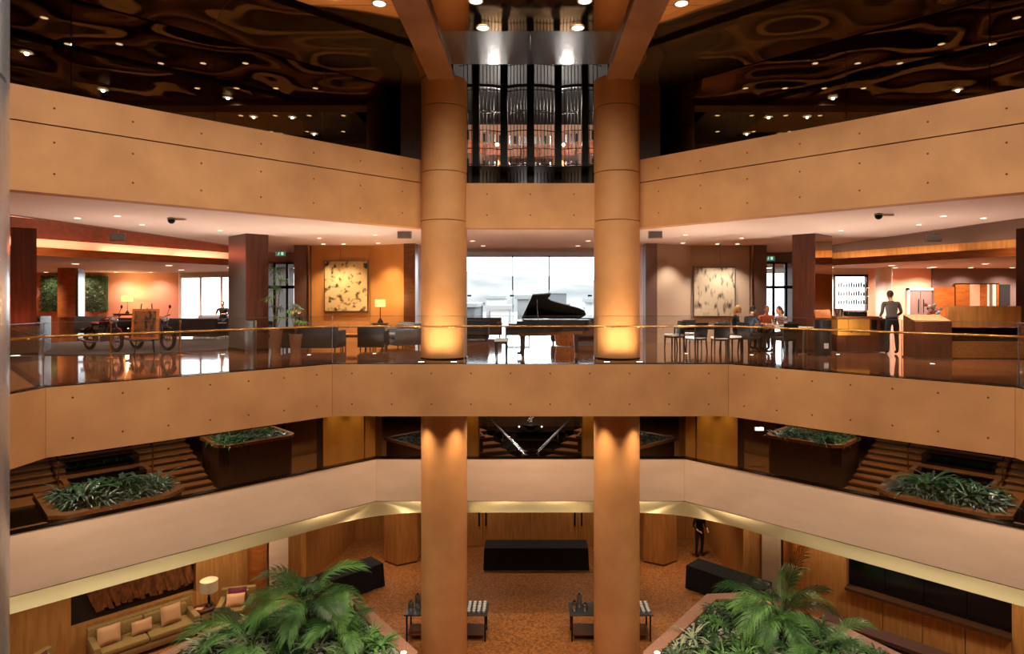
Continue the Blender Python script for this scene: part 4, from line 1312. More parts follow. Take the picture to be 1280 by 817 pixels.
# one frond standing up tall on the right
t = thing('palm', 'slim young palm with one upright frond rising above the right planter', 'palm', (6.75, 16.6, -7.2), 0, 'palms of the bottom planters')
MB().tube([(0, 0, -0.05), (0.02, 0, 0.5), (0.08, 0, 0.9)], [0.03, 0.022, 0.015], 7).build('trunk', 'stem', t, True)
inst('frond', frond_mesh(1.5, 0.35, 'leaf_dark', 9, 18), t, (0.06, 0, 0.8), (0, -0.62, 0.2), 1.0)
inst('frond', FR[2], t, (0.06, 0, 0.6), (0, -0.1, 2.5), 0.7)
for s in (-1, 1):
    sd = 'left' if s < 0 else 'right'
    rng = random.Random(77 + s)
    poly = [(s * 3.3, 15.3), (s * 5.35, 17.85), (s * 6.3, 18.0), (s * 8.0, 16.4), (s * 8.7, 15.0), (s * 8.7, 13.8), (s * 3.3, 13.8)]
    for k, (x, y) in enumerate(fill(poly, 64, rng)):
        kd = rng.choice(['green', 'dark', 'dark', 'green', 'pale'])
        wd = {'green': 'mid green', 'dark': 'dark green', 'pale': 'pale variegated'}[kd]
        wh = ('beside the column side rim' if abs(x) < 5.2 else 'below the large palm' if abs(x) < 7.2 else 'at the outer rim') + (', back row' if y > 16 else ', front row')
        plant(kd, (x, y, -7.22), rng.uniform(0.65, 1.0), '%s plant in the %s bottom planter, %s' % (wd, sd, wh), '%s plants in the %s bottom planter' % (wd, sd), rng)
rng = random.Random(5)
plant('pale', (-8.15, 15.6, -7.2), 1.15, 'large pale spider plant at the corner of the left planter beside the sofa', None, rng, 'spider_plant')
plant('pale', (8.1, 15.9, -7.2), 1.0, 'pale spider plant with long leaves at the corner of the right planter', None, rng, 'spider_plant')

# ================================================================== FURNITURE HELPERS
def sofa(loc, rz, w, d, h, m, label, group=None, seats=2, name='sofa', mleg='black_metal', arm_h=0.6):
    """faces local -y, origin at floor centre"""
    t = thing(name, label, 'armchair' if name == 'armchair' else 'sofa', loc, rz, group)
    aw = 0.16
    MB().rbox(-w / 2, w / 2, -d / 2, d / 2, 0.1, 0.3, 0.025).build('base', m, t, True)
    sw = (w - 2 * aw) / seats
    for k in range(seats):
        x0 = -w / 2 + aw + k * sw
        MB().rbox(x0 + 0.005, x0 + sw - 0.005, -d / 2 - 0.01, d / 2 - 0.2, 0.3, 0.45, 0.04).build('seat_cushion', m, t, True)
        bk = MB().rbox(x0 + 0.01, x0 + sw - 0.01, d / 2 - 0.32, d / 2 - 0.16, 0.42, h - 0.04, 0.045)
        bk.build('back_cushion', m, t, True)
    MB().rbox(-w / 2, w / 2, d / 2 - 0.18, d / 2, 0.12, h, 0.03).build('back', m, t, True)
    for sx in (-1, 1):
        MB().rbox(sx * (w / 2 - aw / 2) - aw / 2, sx * (w / 2 - aw / 2) + aw / 2, -d / 2, d / 2 - 0.1, 0.12, arm_h, 0.03).build('arm', m, t, True)
        for sy in (-1, 1):
            MB().tube([(sx * (w / 2 - 0.08), sy * (d / 2 - 0.08), 0), (sx * (w / 2 - 0.08), sy * (d / 2 - 0.08), 0.11)], 0.02, 8).build('leg', mleg, t)
    return t
def cushion(loc, rot, w, h, m, label, group=None):
    bm = bmesh.new()
    n = 8
    vs = {}
    mb = MB()
    pts, fs_ = [], []
    for sgn in (1, -1):
        for i in range(n + 1):
            for j in range(n + 1):
                u, v = i / n * 2 - 1, j / n * 2 - 1
                th = 0.075 * ((1 - u ** 4) * (1 - v ** 4)) ** 0.6
                k = 1 - 0.05 * (1 - abs(u)) * 0 - 0.04 * (abs(u) < 0.9) * (1 - u * u) * 0
                pts.append((u * w / 2 * (1 - 0.06 * (1 - v * v)), sgn * th, v * h / 2 * (1 - 0.06 * (1 - u * u))))
    N = (n + 1) ** 2
    for i in range(n):
        for j in range(n):
            a = i * (n + 1) + j
            fs_.append((a, a + 1, a + n + 2, a + n + 1))
            fs_.append((N + a, N + a + n + 1, N + a + n + 2, N + a + 1))
    mb.add(pts, fs_)
    bm.free()
    t = thing('cushion', label, 'cushion', loc, 0, group)
    t.rotation_euler = rot
    mb.build('cover', m, t, True)
    ring = [(u * w / 2, 0, v * h / 2) for u, v in ((-1, -1), (0, -0.94), (1, -1), (0.94, 0), (1, 1), (0, 0.94), (-1, 1), (-0.94, 0))]
    MB().tube(ring, 0.007, 5, True).build('piping', m, t)
    return t
def chair(label, group, loc, rz, name='dining_chair', seatm='white', wood='leather_black'):
    t = thing(name, label, 'chair', loc, rz, group)
    MB().rbox(-0.22, 0.22, -0.22, 0.22, 0.42, 0.48, 0.02).build('seat', seatm, t, True)
    bk = MB().rbox(-0.22, 0.22, 0.0, 0.035, 0.0, 0.42, 0.012)
    bk.xform(Matrix.Translation((0, 0.2, 0.46)) @ Matrix.Rotation(R(-9), 4, 'X'))
    bk.build('backrest', wood, t, True)
    for sx in (-1, 1):
        MB().frustum((sx * 0.2, -0.2), 0.0, 0.013, 0.013, (sx * 0.19, -0.19), 0.43, 0.02, 0.02).build('leg', wood, t)
        MB().frustum((sx * 0.2, 0.25), 0.0, 0.013, 0.013, (sx * 0.19, 0.2), 0.46, 0.02, 0.02).build('leg', wood, t)
    MB().box(-0.19, 0.19, -0.2, 0.2, 0.37, 0.42).build('apron', wood, t)
    return t
def table(label, loc, w, d, h, m, mleg, cat='table', name='dining_table', rz=0, pedestal=False):
    t = thing(name, label, cat, loc, rz)
    MB().rbox(-w / 2, w / 2, -d / 2, d / 2, h - 0.04, h, 0.01).build('tabletop', m, t, True)
    if pedestal:
        MB().lathe([(0.28, 0), (0.28, 0.02), (0.05, 0.05), (0.04, h - 0.1), (0.12, h - 0.04)], n=20).build('pedestal', mleg, t, True)
    else:
        for sx in (-1, 1):
            for sy in (-1, 1):
                MB().box(sx * (w / 2 - 0.05) - 0.02, sx * (w / 2 - 0.05) + 0.02, sy * (d / 2 - 0.05) - 0.02, sy * (d / 2 - 0.05) + 0.02, 0, h - 0.04).build('leg', mleg, t)
        MB().box(-w / 2 + 0.05, w / 2 - 0.05, -d / 2 + 0.04, d / 2 - 0.04, h - 0.1, h - 0.04).build('apron', mleg, t)
    return t

# ================================================================== BOTTOM FLOOR FURNITURE
def clothed_table(loc, rz, w, d, label):
    t = thing('clothed_table', label, 'table', loc, rz, 'black clothed tables of the bottom floor')
    r = random.Random(int(w * 100))
    n = 64
    top, bot = [], []
    per = []
    for i in range(n):
        u = i / n * 4
        e = int(u); f = u - e
        c = [(-w / 2, -d / 2), (w / 2, -d / 2), (w / 2, d / 2), (-w / 2, d / 2)]
        a, b = c[e], c[(e + 1) % 4]
        per.append((a[0] + (b[0] - a[0]) * f, a[1] + (b[1] - a[1]) * f))
    mb = MB()
    vs = [(p[0], p[1], 0.76) for p in per]
    for z, k in ((0.74, 0.01), (0.4, 0.02), (0.01, 0.035)):
        for i, p in enumerate(per):
            q = 1 + (k + 0.012 * math.sin(i * 1.9) * (0.76 - z)) * 1.0
            vs.append((p[0] + math.copysign(k + 0.02 * math.sin(i * 2.1) * (0.76 - z), p[0]), p[1] + math.copysign(k + 0.02 * math.sin(i * 1.7) * (0.76 - z), p[1]), z))
    fs_ = [tuple(range(n))]
    for l in range(3):
        for i in range(n):
            j = (i + 1) % n
            fs_.append((l * n + j, l * n + i, (l + 1) * n + i, (l + 1) * n + j))
    mb.add(vs, fs_)
    mb.build('tablecloth', 'cloth_black', t, False)
    MB().box(-w / 2 + 0.02, w / 2 - 0.02, -d / 2 + 0.02, d / 2 - 0.02, 0.72, 0.755).build('tabletop', 'wood_brown', t)
    for sx in (-1, 1):
        for sy in (-1, 1):
            MB().tube([(sx * (w / 2 - 0.1), sy * (d / 2 - 0.1), 0), (sx * (w / 2 - 0.1), sy * (d / 2 - 0.1), 0.73)], 0.02, 6).build('leg', 'steel', t)
clothed_table((0.2, 22.1, ZL2), 0, 3.6, 0.75, 'long black clothed table in front of the back wall doors')
clothed_table((-6.0, 19.9, ZL2), R(45), 2.5, 0.75, 'black clothed table set at an angle behind the left palm planter')
clothed_table((6.25, 19.75, ZL2), R(-45), 2.5, 0.75, 'black clothed table set at an angle behind the right palm planter')

# coffee tables with cups, half behind the columns
def coffee_station(s):
    sd = 'left' if s < 0 else 'right'
    t = thing('serving_table', 'steel framed serving table behind the foot of the %s round column' % sd, 'table', (s * 2.28 - 0.05, 17.52, ZL2), R(0), 'serving tables')
    MB().box(-1.15, 1.15, -0.36, 0.36, 0.72, 0.76).build('tabletop', 'panel_steel', t)
    for sx in (-1, 1):
        for sy in (-1, 1):
            MB().box(sx * 1.08 - 0.02, sx * 1.08 + 0.02, sy * 0.3 - 0.02, sy * 0.3 + 0.02, 0, 0.72).build('leg', 'black_metal', t)
    MB().box(-1.08, 1.08, -0.3, 0.3, 0.16, 0.18).build('lower_shelf', 'wood_brown', t)
    cup = MB().lathe([(0.022, 0), (0.03, 0.01), (0.045, 0.06), (0.048, 0.075), (0.043, 0.075), (0.028, 0.015)], n=12).mesh('cup', 'porcelain', True)
    for i in range(4):
        for j in range(5):
            o = bpy.data.objects.new('cup', cup); COL.objects.link(o)
            o.location = (s * 2.28 - 0.05 + 0.62 + i * 0.14, 17.27 + j * 0.125, ZL2 + 0.76)
            tag(o, 'white coffee cup in rows on the serving table behind the %s column' % sd, 'cup', 'coffee cups by the %s column' % sd)
    for k, (x, y, hh) in enumerate(((-1.0, 17.4, 0.26), (-0.85, 17.6, 0.36), (-0.7, 17.4, 0.2))):
        j = thing('serving_urn', ('tall silver urn', 'largest silver urn', 'short silver pot')[k] + ' on the left end of the serving table behind the %s column' % sd, 'urn', (s * 2.28 - 0.05 + x, y, ZL2 + 0.76))
        MB().lathe([(0.06, 0), (0.08, 0.04), (0.08, hh * 0.8), (0.05, hh)], n=14).build('body', 'silver_mirror', j, True)
        MB().ball((0, 0, hh + 0.02), 0.025, n=8, m=6).build('knob', 'black_metal', j)
for s in (-1, 1):
    coffee_station(s)

# left seating group
def wall_spot(p, q):
    x, y = WP(-1, p, q)
    return (x, y, ZL2)
ang = R(45)
sofa(wall_spot(-4.25, 0.62), ang, 2.5, 0.95, 0.82, 'fabric_olive', 'long olive sofa with tan cushions under the wood slat artwork')
for k, (p, w_, h_) in enumerate(((-5.1, 0.52, 0.46), (-4.35, 0.48, 0.34), (-3.65, 0.5, 0.5))):
    x, y = WP(-1, p, 0.72)
    cushion((x, y, ZL2 + 0.46 + h_ / 2), (R(-16), 0, ang), w_, h_, 'cushion_tan', ('square tan cushion at the left end of the olive sofa', 'low tan cushion in the middle of the olive sofa', 'square tan cushion at the right end of the olive sofa')[k], 'tan cushions on the olive sofa')
sofa(wall_spot(-1.95, 0.85), R(14), 0.95, 0.85, 0.8, 'fabric_olive', 'olive armchair with purple and peach cushions beside the table lamp', 'olive armchairs', 1, 'armchair')
x, y = WP(-1, -1.95, 0.85)
cushion((x + 0.0, y + 0.05, ZL2 + 0.68), (R(-14), 0, R(14)), 0.5, 0.42, 'cushion_purple', 'purple cushion at the back of the olive armchair by the lamp')
cushion((x + 0.03, y - 0.12, ZL2 + 0.62), (R(-22), 0, R(14)), 0.5, 0.36, 'cushion_peach', 'peach cushion leaning on the purple one in the olive armchair')
sofa(wall_spot(-6.5, 1.05), R(80), 0.95, 0.85, 0.8, 'fabric_olive', 'olive armchair cut by the bottom left edge of the picture', 'olive armchairs', 1, 'armchair')
x, y = WP(-1, -6.5, 1.05)
cushion((x - 0.1, y, ZL2 + 0.66), (R(-14), 0, R(80)), 0.45, 0.4, 'cushion_purple', 'purple cushion in the armchair at the bottom left edge')
x, y = WP(-1, -2.72, 0.62)
t = table('small dark side table between the olive sofa and armchair', (x, y, ZL2), 0.5, 0.5, 0.55, 'wood_red', 'wood_red', name='side_table', rz=ang)
t = thing('table_lamp', 'table lamp with a beige drum shade on the dark side table', 'lamp', (x + 0.05, y + 0.08, ZL2 + 0.55))
MB().lathe([(0.1, 0), (0.1, 0.02), (0.03, 0.06), (0.045, 0.2), (0.02, 0.32), (0.012, 0.5)], n=16).build('base', 'black_metal', t, True)
MB().lathe([(0.24, 0.42), (0.24, 0.74)], n=32, cap=False).build('shade', 'lamp_shade', t, True)
point((0, 0, 0.58), 3, (1, 0.75, 0.5), 0.05, t)
o = MB().rbox(-0.1, 0.1, -0.07, 0.07, 0, 0.02, 0.004).build('notepad', 'book_tan')
o.location = (x - 0.12, y - 0.14, ZL2 + 0.55); tag(o, 'small notepad lying on the dark side table', 'notepad')
# slat artwork in the niche
art = thing('slat_artwork', 'wall artwork of slanting rough wooden slats in the dark niche', 'artwork')
ra = random.Random(8)
for k in range(34):
    p = -5.75 + k * 0.075
    zt = -5.2 + ra.uniform(-0.04, 0.04)
    zb = -6.8 + ra.uniform(-0.1, 0.1)
    lean = 0.5
    x0, y0 = WP(-1, p, -0.16); x1, y1 = WP(-1, p + lean, -0.16)
    d = Vector((A45, A45)) * 0.056
    nn = Vector((A45, -A45)) * (0.05 + 0.04 * ra.random())
    vs = []
    for (xx, yy, zz) in ((x0, y0, zt), (x1, y1, zb)):
        vs += [(xx - d.x, yy - d.y, zz), (xx + d.x, yy + d.y, zz), (xx + d.x + nn.x, yy + d.y + nn.y, zz), (xx - d.x + nn.x, yy - d.y + nn.y, zz)]
    MB().add(vs, [(0, 1, 2, 3), (7, 6, 5, 4), (0, 4, 5, 1), (1, 5, 6, 2), (2, 6, 7, 3), (3, 7, 4, 0)]).build('slat', 'bark_slat', art)
# right bench under the granite niche
bn = thing('wall_bench', 'long dark bench along the wall under the black granite niche', 'bench')
MB().prism(wq(1, -7.5, -2.0, 0.08, 0.62), ZL2 + 0.16, ZL2 + 0.26).build('seat', 'fabric_brown', bn)
for k in range(5):
    p = -7.3 + k * 1.3
    MB().prism(wq(1, p, p + 0.1, 0.12, 0.56), ZL2, ZL2 + 0.16).build('leg', 'black_metal', bn)
# stair rail at back left
rl = thing('wall_handrail', 'short dark handrail sloping on the passage wall at the back left', 'handrail')
MB().tube([(-8.1, 22.0, -6.95), (-6.9, 24.2, -5.3)], 0.035, 8).build('rail', 'black_metal', rl, True)
MB().tube([(-7.0, 24.15, -5.3), (-6.9, 24.45, -5.3)], 0.02, 6).build('bracket', 'steel', rl)
MB().tube([(-8.0, 22.05, -6.95), (-8.0, 22.3, -7.9)], 0.02, 6).build('bracket', 'steel', rl)

# ================================================================== PEOPLE
def person(label, loc, rz, pose, top, bottom, hair, group=None, skin='skin', h=1.74, lean=0.0, hold=None, hairlen=0.0, shoes='black', turn=0.0):
    """faces local -y; origin on the floor under the pelvis"""
    k = h / 1.74
    if pose == 'stand':
        hip = 0.93
        J = {'pel': (0, 0, hip), 'wai': (0, -lean * 0.3, 1.1), 'che': (0, -lean * 0.7, 1.30), 'nek': (0, -lean, 1.47), 'hd': (0, -lean * 1.25 - 0.01, 1.55)}
        legs = {sx: [(sx * 0.1, 0, hip - 0.06), (sx * 0.115, -0.02, 0.5), (sx * 0.12, 0.03, 0.1), (sx * 0.125, -0.13, 0.04)] for sx in (-1, 1)}
        arms = {sx: [(sx * 0.19, -lean * 0.85, 1.41), (sx * 0.25, 0.03 - lean * 0.6, 1.14), (sx * 0.2, -0.2 - lean, 1.02), (sx * 0.16, -0.28 - lean, 1.0)] for sx in (-1, 1)}
    else:
        hip = 0.52
        J = {'pel': (0, 0.05, hip), 'wai': (0, 0.05 - lean * 0.3, 0.7), 'che': (0, 0.03 - lean * 0.7, 0.9), 'nek': (0, 0.02 - lean, 1.07), 'hd': (0, 0.0 - lean * 1.2, 1.15)}
        legs = {sx: [(sx * 0.1, 0.0, hip - 0.01), (sx * 0.13, -0.42, 0.5), (sx * 0.13, -0.4, 0.1), (sx * 0.135, -0.55, 0.04)] for sx in (-1, 1)}
        arms = {sx: [(sx * 0.19, 0.03 - lean * 0.85, 1.01), (sx * 0.26, -0.06 - lean * 0.7, 0.77), (sx * 0.14, -0.3 - lean, 0.79), (sx * 0.1, -0.38 - lean, 0.8)] for sx in (-1, 1)}
    verts, edges, rad, region = [], [], [], []
    def add(p, r, reg, par=None):
        verts.append(Vector(p) * k); rad.append(r if isinstance(r, tuple) else (r, r)); region.append(reg)
        if par is not None:
            edges.append((par, len(verts) - 1))
        return len(verts) - 1
    pel = add(J['pel'], (0.155, 0.115), 'b')
    wai = add(J['wai'], (0.14, 0.10), 't', pel)
    che = add(J['che'], (0.165, 0.115), 't', wai)
    nek0 = add(tuple(Vector(J['che']).lerp(Vector(J['nek']), 0.75)), (0.09, 0.075), 't', che)
    nek = add(J['nek'], 0.055, 's', nek0)
    hd = add(J['hd'], 0.06, 's', nek)
    for sx in (-1, 1):
        L = legs[sx]
        a = add(L[0], 0.09, 'b', pel)
        b = add(tuple(Vector(L[0]).lerp(Vector(L[1]), 0.5)), 0.085, 'b', a)
        c = add(L[1], 0.062, 'b', b)
        d = add(tuple(Vector(L[1]).lerp(Vector(L[2]), 0.4)), 0.058, 'b', c)
        e = add(L[2], 0.042, 'b', d)
        f = add(L[3], (0.045, 0.035), 'f', e)
        A = arms[sx]
        a = add(A[0], 0.062, 't', che)
        b = add(tuple(Vector(A[0]).lerp(Vector(A[1]), 0.5)), 0.05, 't', a)
        c = add(A[1], 0.043, 't', b)
        d = add(tuple(Vector(A[1]).lerp(Vector(A[2]), 0.6)), 0.036, 't', c)
        e = add(A[2], 0.027, 's', d)
        f = add(tuple(Vector(A[2]).lerp(Vector(A[3]), 0.8)), (0.034, 0.02), 's', e)
    me = bpy.data.meshes.new('body_cage')
    me.from_pydata([tuple(v) for v in verts], edges, [])
    o = bpy.data.objects.new('body_cage', me)
    COL.objects.link(o)
    sk = o.modifiers.new('skin', 'SKIN')
    if not me.skin_vertices:
        bm = bmesh.new(); bm.from_mesh(me); bm.verts.layers.skin.verify(); bm.to_mesh(me); bm.free()
    for i, sv in enumerate(me.skin_vertices[0].data):
        sv.radius = (rad[i][0] * k, rad[i][1] * k)
        sv.use_root = (i == 0)
    sk.use_smooth_shade = True
    sub = o.modifiers.new('sub', 'SUBSURF'); sub.levels = 1; sub.render_levels = 1
    bpy.context.view_layer.update()
    dg = bpy.context.evaluated_depsgraph_get()
    src = bpy.data.meshes.new_from_object(o.evaluated_get(dg))
    bpy.data.objects.remove(o)
    body = MB()
    body.add([v.co[:] for v in src.vertices], [tuple(p.vertices) for p in src.polygons])
    bpy.data.meshes.remove(src)
    H = Vector(J['hd']) * k + Vector((0, -0.012, 0.07)) * k
    hm_ = MB()
    hm_.ball((0, 0, 0), 0.074 * k, 0.094 * k, 0.116 * k, 16, 12)
    hm_.ball((0, -0.094 * k, -0.012 * k), 0.013 * k, 0.02 * k, 0.022 * k, 8, 6)
    for sx in (-1, 1):
        hm_.ball((sx * 0.074 * k, 0.005, -0.01 * k), 0.01 * k, 0.02 * k, 0.03 * k, 8, 6)
    hm_.ball((0, -0.066 * k, -0.075 * k), 0.035 * k, 0.03 * k, 0.03 * k, 8, 6)
    rot = Matrix.Translation(H) @ Matrix.Rotation(turn, 4, 'Z') @ Matrix.Rotation(-lean * 0.9, 4, 'X').inverted()
    hm_.xform(rot)
    nb = len(body.f)
    body.add(hm_.v, hm_.f)
    nh = len(body.f)
    # fingers
    for sx in (-1, 1):
        A = arms[sx]
        dirn = (Vector(A[3]) - Vector(A[2])).normalized()
        side = Vector((sx, 0, 0)) - dirn * dirn.dot(Vector((sx, 0, 0)))
        side.normalize()
        base_ = Vector(A[3]) * k
        for j, (off_, ln) in enumerate(((0.024, 0.055), (0.008, 0.068), (-0.008, 0.07), (-0.024, 0.06))):
            p0 = base_ + side * off_ * k
            p1 = p0 + dirn * ln * 0.5 * k
            p2 = p1 + (dirn * 0.7 + Vector((0, 0, -0.6))).normalized() * ln * 0.5 * k
            body.tube([p0 - dirn * 0.02, p1, p2], [0.009 * k, 0.009 * k, 0.007 * k], 6)
        p0 = Vector(A[2]).lerp(Vector(A[3]), 0.45) * k - side * 0.026 * k
        body.tube([p0, p0 - side * 0.025 * k + dirn * 0.03 * k, p0 - side * 0.025 * k + dirn * 0.058 * k], [0.012 * k, 0.010 * k, 0.008 * k], 6)
    t = thing('person', label, 'person', loc, rz, group)
    ob = body.build('body', skin, t, True)
    mats = [M[skin], M[top], M[bottom], M[shoes]]
    for m_ in mats[1:]:
        ob.data.materials.append(m_)
    idx = {'s': 0, 't': 1, 'b': 2, 'f': 3}
    for pi, p in enumerate(ob.data.polygons):
        if pi >= nb:
            p.material_index = 0
            continue
        c = Vector(p.center)
        best, bi = 1e9, 0
        for a, b in edges:
            pa, pb = verts[a], verts[b]
            d = pb - pa
            u = max(0, min(1, (c - pa).dot(d) / max(1e-6, d.length_squared)))
            dist = (pa + d * u - c).length
            if dist < best:
                best, bi = dist, (b if u > 0.35 else a)
        p.material_index = idx[region[bi]]
    hr_ = MB()
    hr_.ball((0, 0.016 * k, 0.022 * k), 0.083 * k, 0.098 * k, 0.108 * k, 16, 12)
    keep_v = hr_.v
    fs_ = []
    for f in hr_.f:
        c = [sum(keep_v[i][a] for i in f) / len(f) for a in range(3)]
        if c[1] > -0.045 * k - 0.0 and c[2] > -0.075 * k or c[2] > 0.062 * k:
            fs_.append(f)
    hr_.f = fs_
    if hairlen:
        hr_.tube([(0, 0.07 * k, 0.02), (0, 0.095 * k, -0.1), (0, 0.085 * k, -0.1 - hairlen)], [0.06, 0.065, 0.03], 10)
    hr_.xform(rot)
    hr_.build('hair', hair, t, True)
    if pose == 'stand':
        hp = Vector(J['pel']) * k
        MB().tube([(hp.x + 0.163 * k * math.cos(a * PI / 8), hp.y + 0.125 * k * math.sin(a * PI / 8), hp.z + 0.09) for a in range(16)], 0.014, 6, True).build('belt', 'black', t)
    return t

person('man in a grey shirt and black trousers standing at the bar, back turned', (10.12, 17.45, 0), R(172), 'stand', 'shirt_grey', 'trouser_black', 'hair_dark', lean=0.10, h=1.78)
person('man with dark hair in a blue grey jacket seated at the group table', (6.35, 18.1, 0), R(120), 'sit', 'jacket_blue', 'trouser_black', 'hair_dark', 'diners', lean=0.12)
person('blond person in a dark top seated behind the man in the jacket', (6.25, 19.0, 0), R(75), 'sit', 'top_black', 'trouser_black', 'hair_blond', 'diners', lean=0.05, hairlen=0.1)
person('brown haired person in an orange top seated at the group table', (7.25, 19.2, 0), R(-10), 'sit', 'top_orange', 'trouser_black', 'hair_brown', 'diners', lean=0.1, hairlen=0.06)
person('person in a striped pale top seated at the right of the group table', (7.42, 18.3, 0), R(-75), 'sit', 'top_stripe', 'trouser_black', 'hair_brown', 'diners', lean=0.12, hairlen=0.05)
person('grey haired person in a white shirt seated behind the wooden lectern', (11.75, 18.6, 0), R(60), 'sit', 'top_white', 'trouser_black', 'hair_grey', lean=0.16)
person('dark silhouetted man seated on a sofa before the lounge window', (-13.4, 27.2, 0.08), R(10), 'sit', 'top_black', 'trouser_black', 'hair_dark', lean=0.05)
person('person in dark clothes standing in the passage at the back right, half hidden', (6.2, 22.9, ZL2), R(20), 'stand', 'top_black', 'jacket_blue', 'hair_dark', lean=0.02)

# ================================================================== RESTAURANT SIDE
gch = 'black dining chairs'
for i, (x, y, rz, lab) in enumerate(((4.35, 18.9, R(-70), 'black dining chair nearest the right round column'), (4.75, 17.9, R(200), 'black dining chair with its back to the balustrade at the first table'),
        (5.35, 17.6, R(175), 'dark dining chair in front of the first table, middle one'), (5.85, 18.2, R(110), 'dark dining chair at the right end of the first table'), (5.1, 19.6, R(10), 'dark dining chair on the far side of the first table'))):
    chair(lab, gch, (x, y, 0), rz)
chair('dark chair the man in the blue grey jacket sits on', gch, (6.35, 18.1, 0), R(120), seatm='leather_black')
chair('dark chair the blond person sits on', gch, (6.25, 19.0, 0), R(75), seatm='leather_black')
chair('dark chair the person in orange sits on', gch, (7.25, 19.2, 0), R(-10), seatm='leather_black')
chair('dark chair the person in the striped top sits on', gch, (7.42, 18.3, 0), R(-75), seatm='leather_black')
chair('dark chair in front of the group table near the tall stand', gch, (7.15, 17.5, 0), R(190), seatm='leather_black')
table('dark topped dining table in front of the grey painting', (5.1, 18.7, 0), 1.5, 0.75, 0.74, 'wood_brown', 'black_metal')
table('dining table the four seated people share', (6.85, 18.5, 0), 0.8, 0.8, 0.74, 'wood_orange', 'black_metal', pedestal=True)
for x, y, lab in ((4.8, 18.6, 'white plate on the first dining table, left'), (5.4, 18.6, 'white plate on the first dining table, right'), (6.9, 18.2, 'white plate on the shared dining table')):
    o = MB().lathe([(0.07, 0), (0.13, 0.012), (0.128, 0.018), (0.06, 0.006)], n=20).build('plate', 'porcelain', None, True)
    o.location = (x, y, 0.74); tag(o, lab, 'plate')
o = MB().lathe([(0.03, 0), (0.035, 0.1), (0.03, 0.1)], n=12).build('drinking_glass', 'porcelain', None, True)
o.location = (5.62, 18.75, 0.74); tag(o, 'white cup at the right end of the first dining table', 'cup')
t = thing('round_cafe_table', 'small white topped cafe table beside the tall black stand', 'table', (7.72, 17.65, 0))
MB().lathe([(0.34, 0.72), (0.34, 0.75)], n=28).build('tabletop', 'white', t, True)
MB().lathe([(0.24, 0), (0.24, 0.02), (0.03, 0.05), (0.03, 0.72)], n=16).build('pedestal', 'steel', t, True)
# tall stand with orange top
t = thing('display_stand', 'black drum stand with a tilted orange rounded top beside the red pillar', 'stand', (8.05, 17.2, 0))
MB().lathe([(0.22, 0), (0.22, 0.95), (0.2, 0.98)], n=28).build('drum', 'leather_black', t, True)
pn = MB().rbox(-0.22, 0.22, -0.03, 0.03, -0.14, 0.14, 0.028, 3)
pn.xform(Matrix.Translation((0, -0.02, 1.12)) @ Matrix.Rotation(R(-25), 4, 'X'))
pn.build('orange_panel', 'orange_top', t, True)
MB().rbox(-0.06, 0.06, -0.235, -0.21, 0.2, 0.34, 0.004).build('label_plate', 'white', t)
# wall paintings
for s, m_, lab in ((-1, 'art_left', 'large golden abstract painting speckled with dark marks'), (1, 'art_right', 'large grey beige abstract painting with dark drips')):
    if s < 0:
        x0, x1, z0, z1 = -7.38, -5.86, 1.1, 2.88
    else:
        x0, x1, z0, z1 = 5.88, 7.34, 0.92, 2.66
    t = thing('wall_painting', lab, 'painting', ((x0 + x1) / 2, 22.47, z0))
    w_, h_ = x1 - x0, z1 - z0
    MB().box(-w_ / 2, w_ / 2, -0.05, 0.02, 0, h_).build('canvas', m_, t)
    for a, b, c, d in ((-w_ / 2 - 0.03, w_ / 2 + 0.03, -0.03, 0), (-w_ / 2 - 0.03, w_ / 2 + 0.03, h_, h_ + 0.03), (-w_ / 2 - 0.03, -w_ / 2, 0, h_), (w_ / 2, w_ / 2 + 0.03, 0, h_)):
        MB().box(a, b, -0.07, 0.02, c, d).build('frame', 'panel_steel', t)
# bar counter
t = thing('bar_counter', 'bar counter with a glowing brass front and dark plinth right of the red pillar', 'counter', (9.4, 17.95, 0), R(-4))
t.scale = (0.75, 1, 1)
MB().box(-0.75, 0.85, 0, 0.65, 0.02, 0.5).build('plinth', 'wood_red', t)
for k in range(3):
    a = -0.73 + k * 0.4
    MB().box(a, a + 0.385, -0.02, 0.6, 0.5, 0.98).build('brass_front', 'brass_panel', t)
MB().box(0.48, 0.84, -0.02, 0.6, 0.5, 0.98).build('side_panel', 'wood_brown', t)
MB().box(0.52, 0.7, -0.03, -0.02, 0.68, 0.95).build('menu_plate', 'screen_dark', t)
MB().rbox(-0.8, 0.9, -0.06, 0.7, 0.98, 1.04, 0.01).build('worktop', 'wood_brown', t, True)
MB().box(0.86, 1.15, 0.05, 0.6, 0.02, 0.98).build('steel_end', 'panel_steel', t)
spot((-0.4, -0.35, 1.2), 8, 120, 1, (1, 0.7, 0.35), 0.05, rot=(R(50), 0, 0), parent=t)
t = thing('till_printer', 'black till printer on the bar counter', 'printer', (9.5, 18.25, 1.04))
MB().rbox(-0.28, 0.28, -0.15, 0.15, 0, 0.13, 0.02).build('housing', 'screen_dark', t, True)
MB().box(-0.2, 0.2, -0.156, -0.15, 0.04, 0.07).build('slot', 'black', t)
t = thing('ice_bucket', 'silver ice bucket on the left end of the bar counter', 'bucket', (9.05, 18.3, 1.04))
MB().lathe([(0.09, 0), (0.12, 0.22), (0.13, 0.23), (0.11, 0.22)], n=20).build('bucket', 'silver_mirror', t, True)
MB().tube([(-0.12, 0, 0.2), (-0.15, 0, 0.24), (0, 0, 0.33), (0.15, 0, 0.24), (0.12, 0, 0.2)], 0.007, 6).build('handle', 'steel', t)
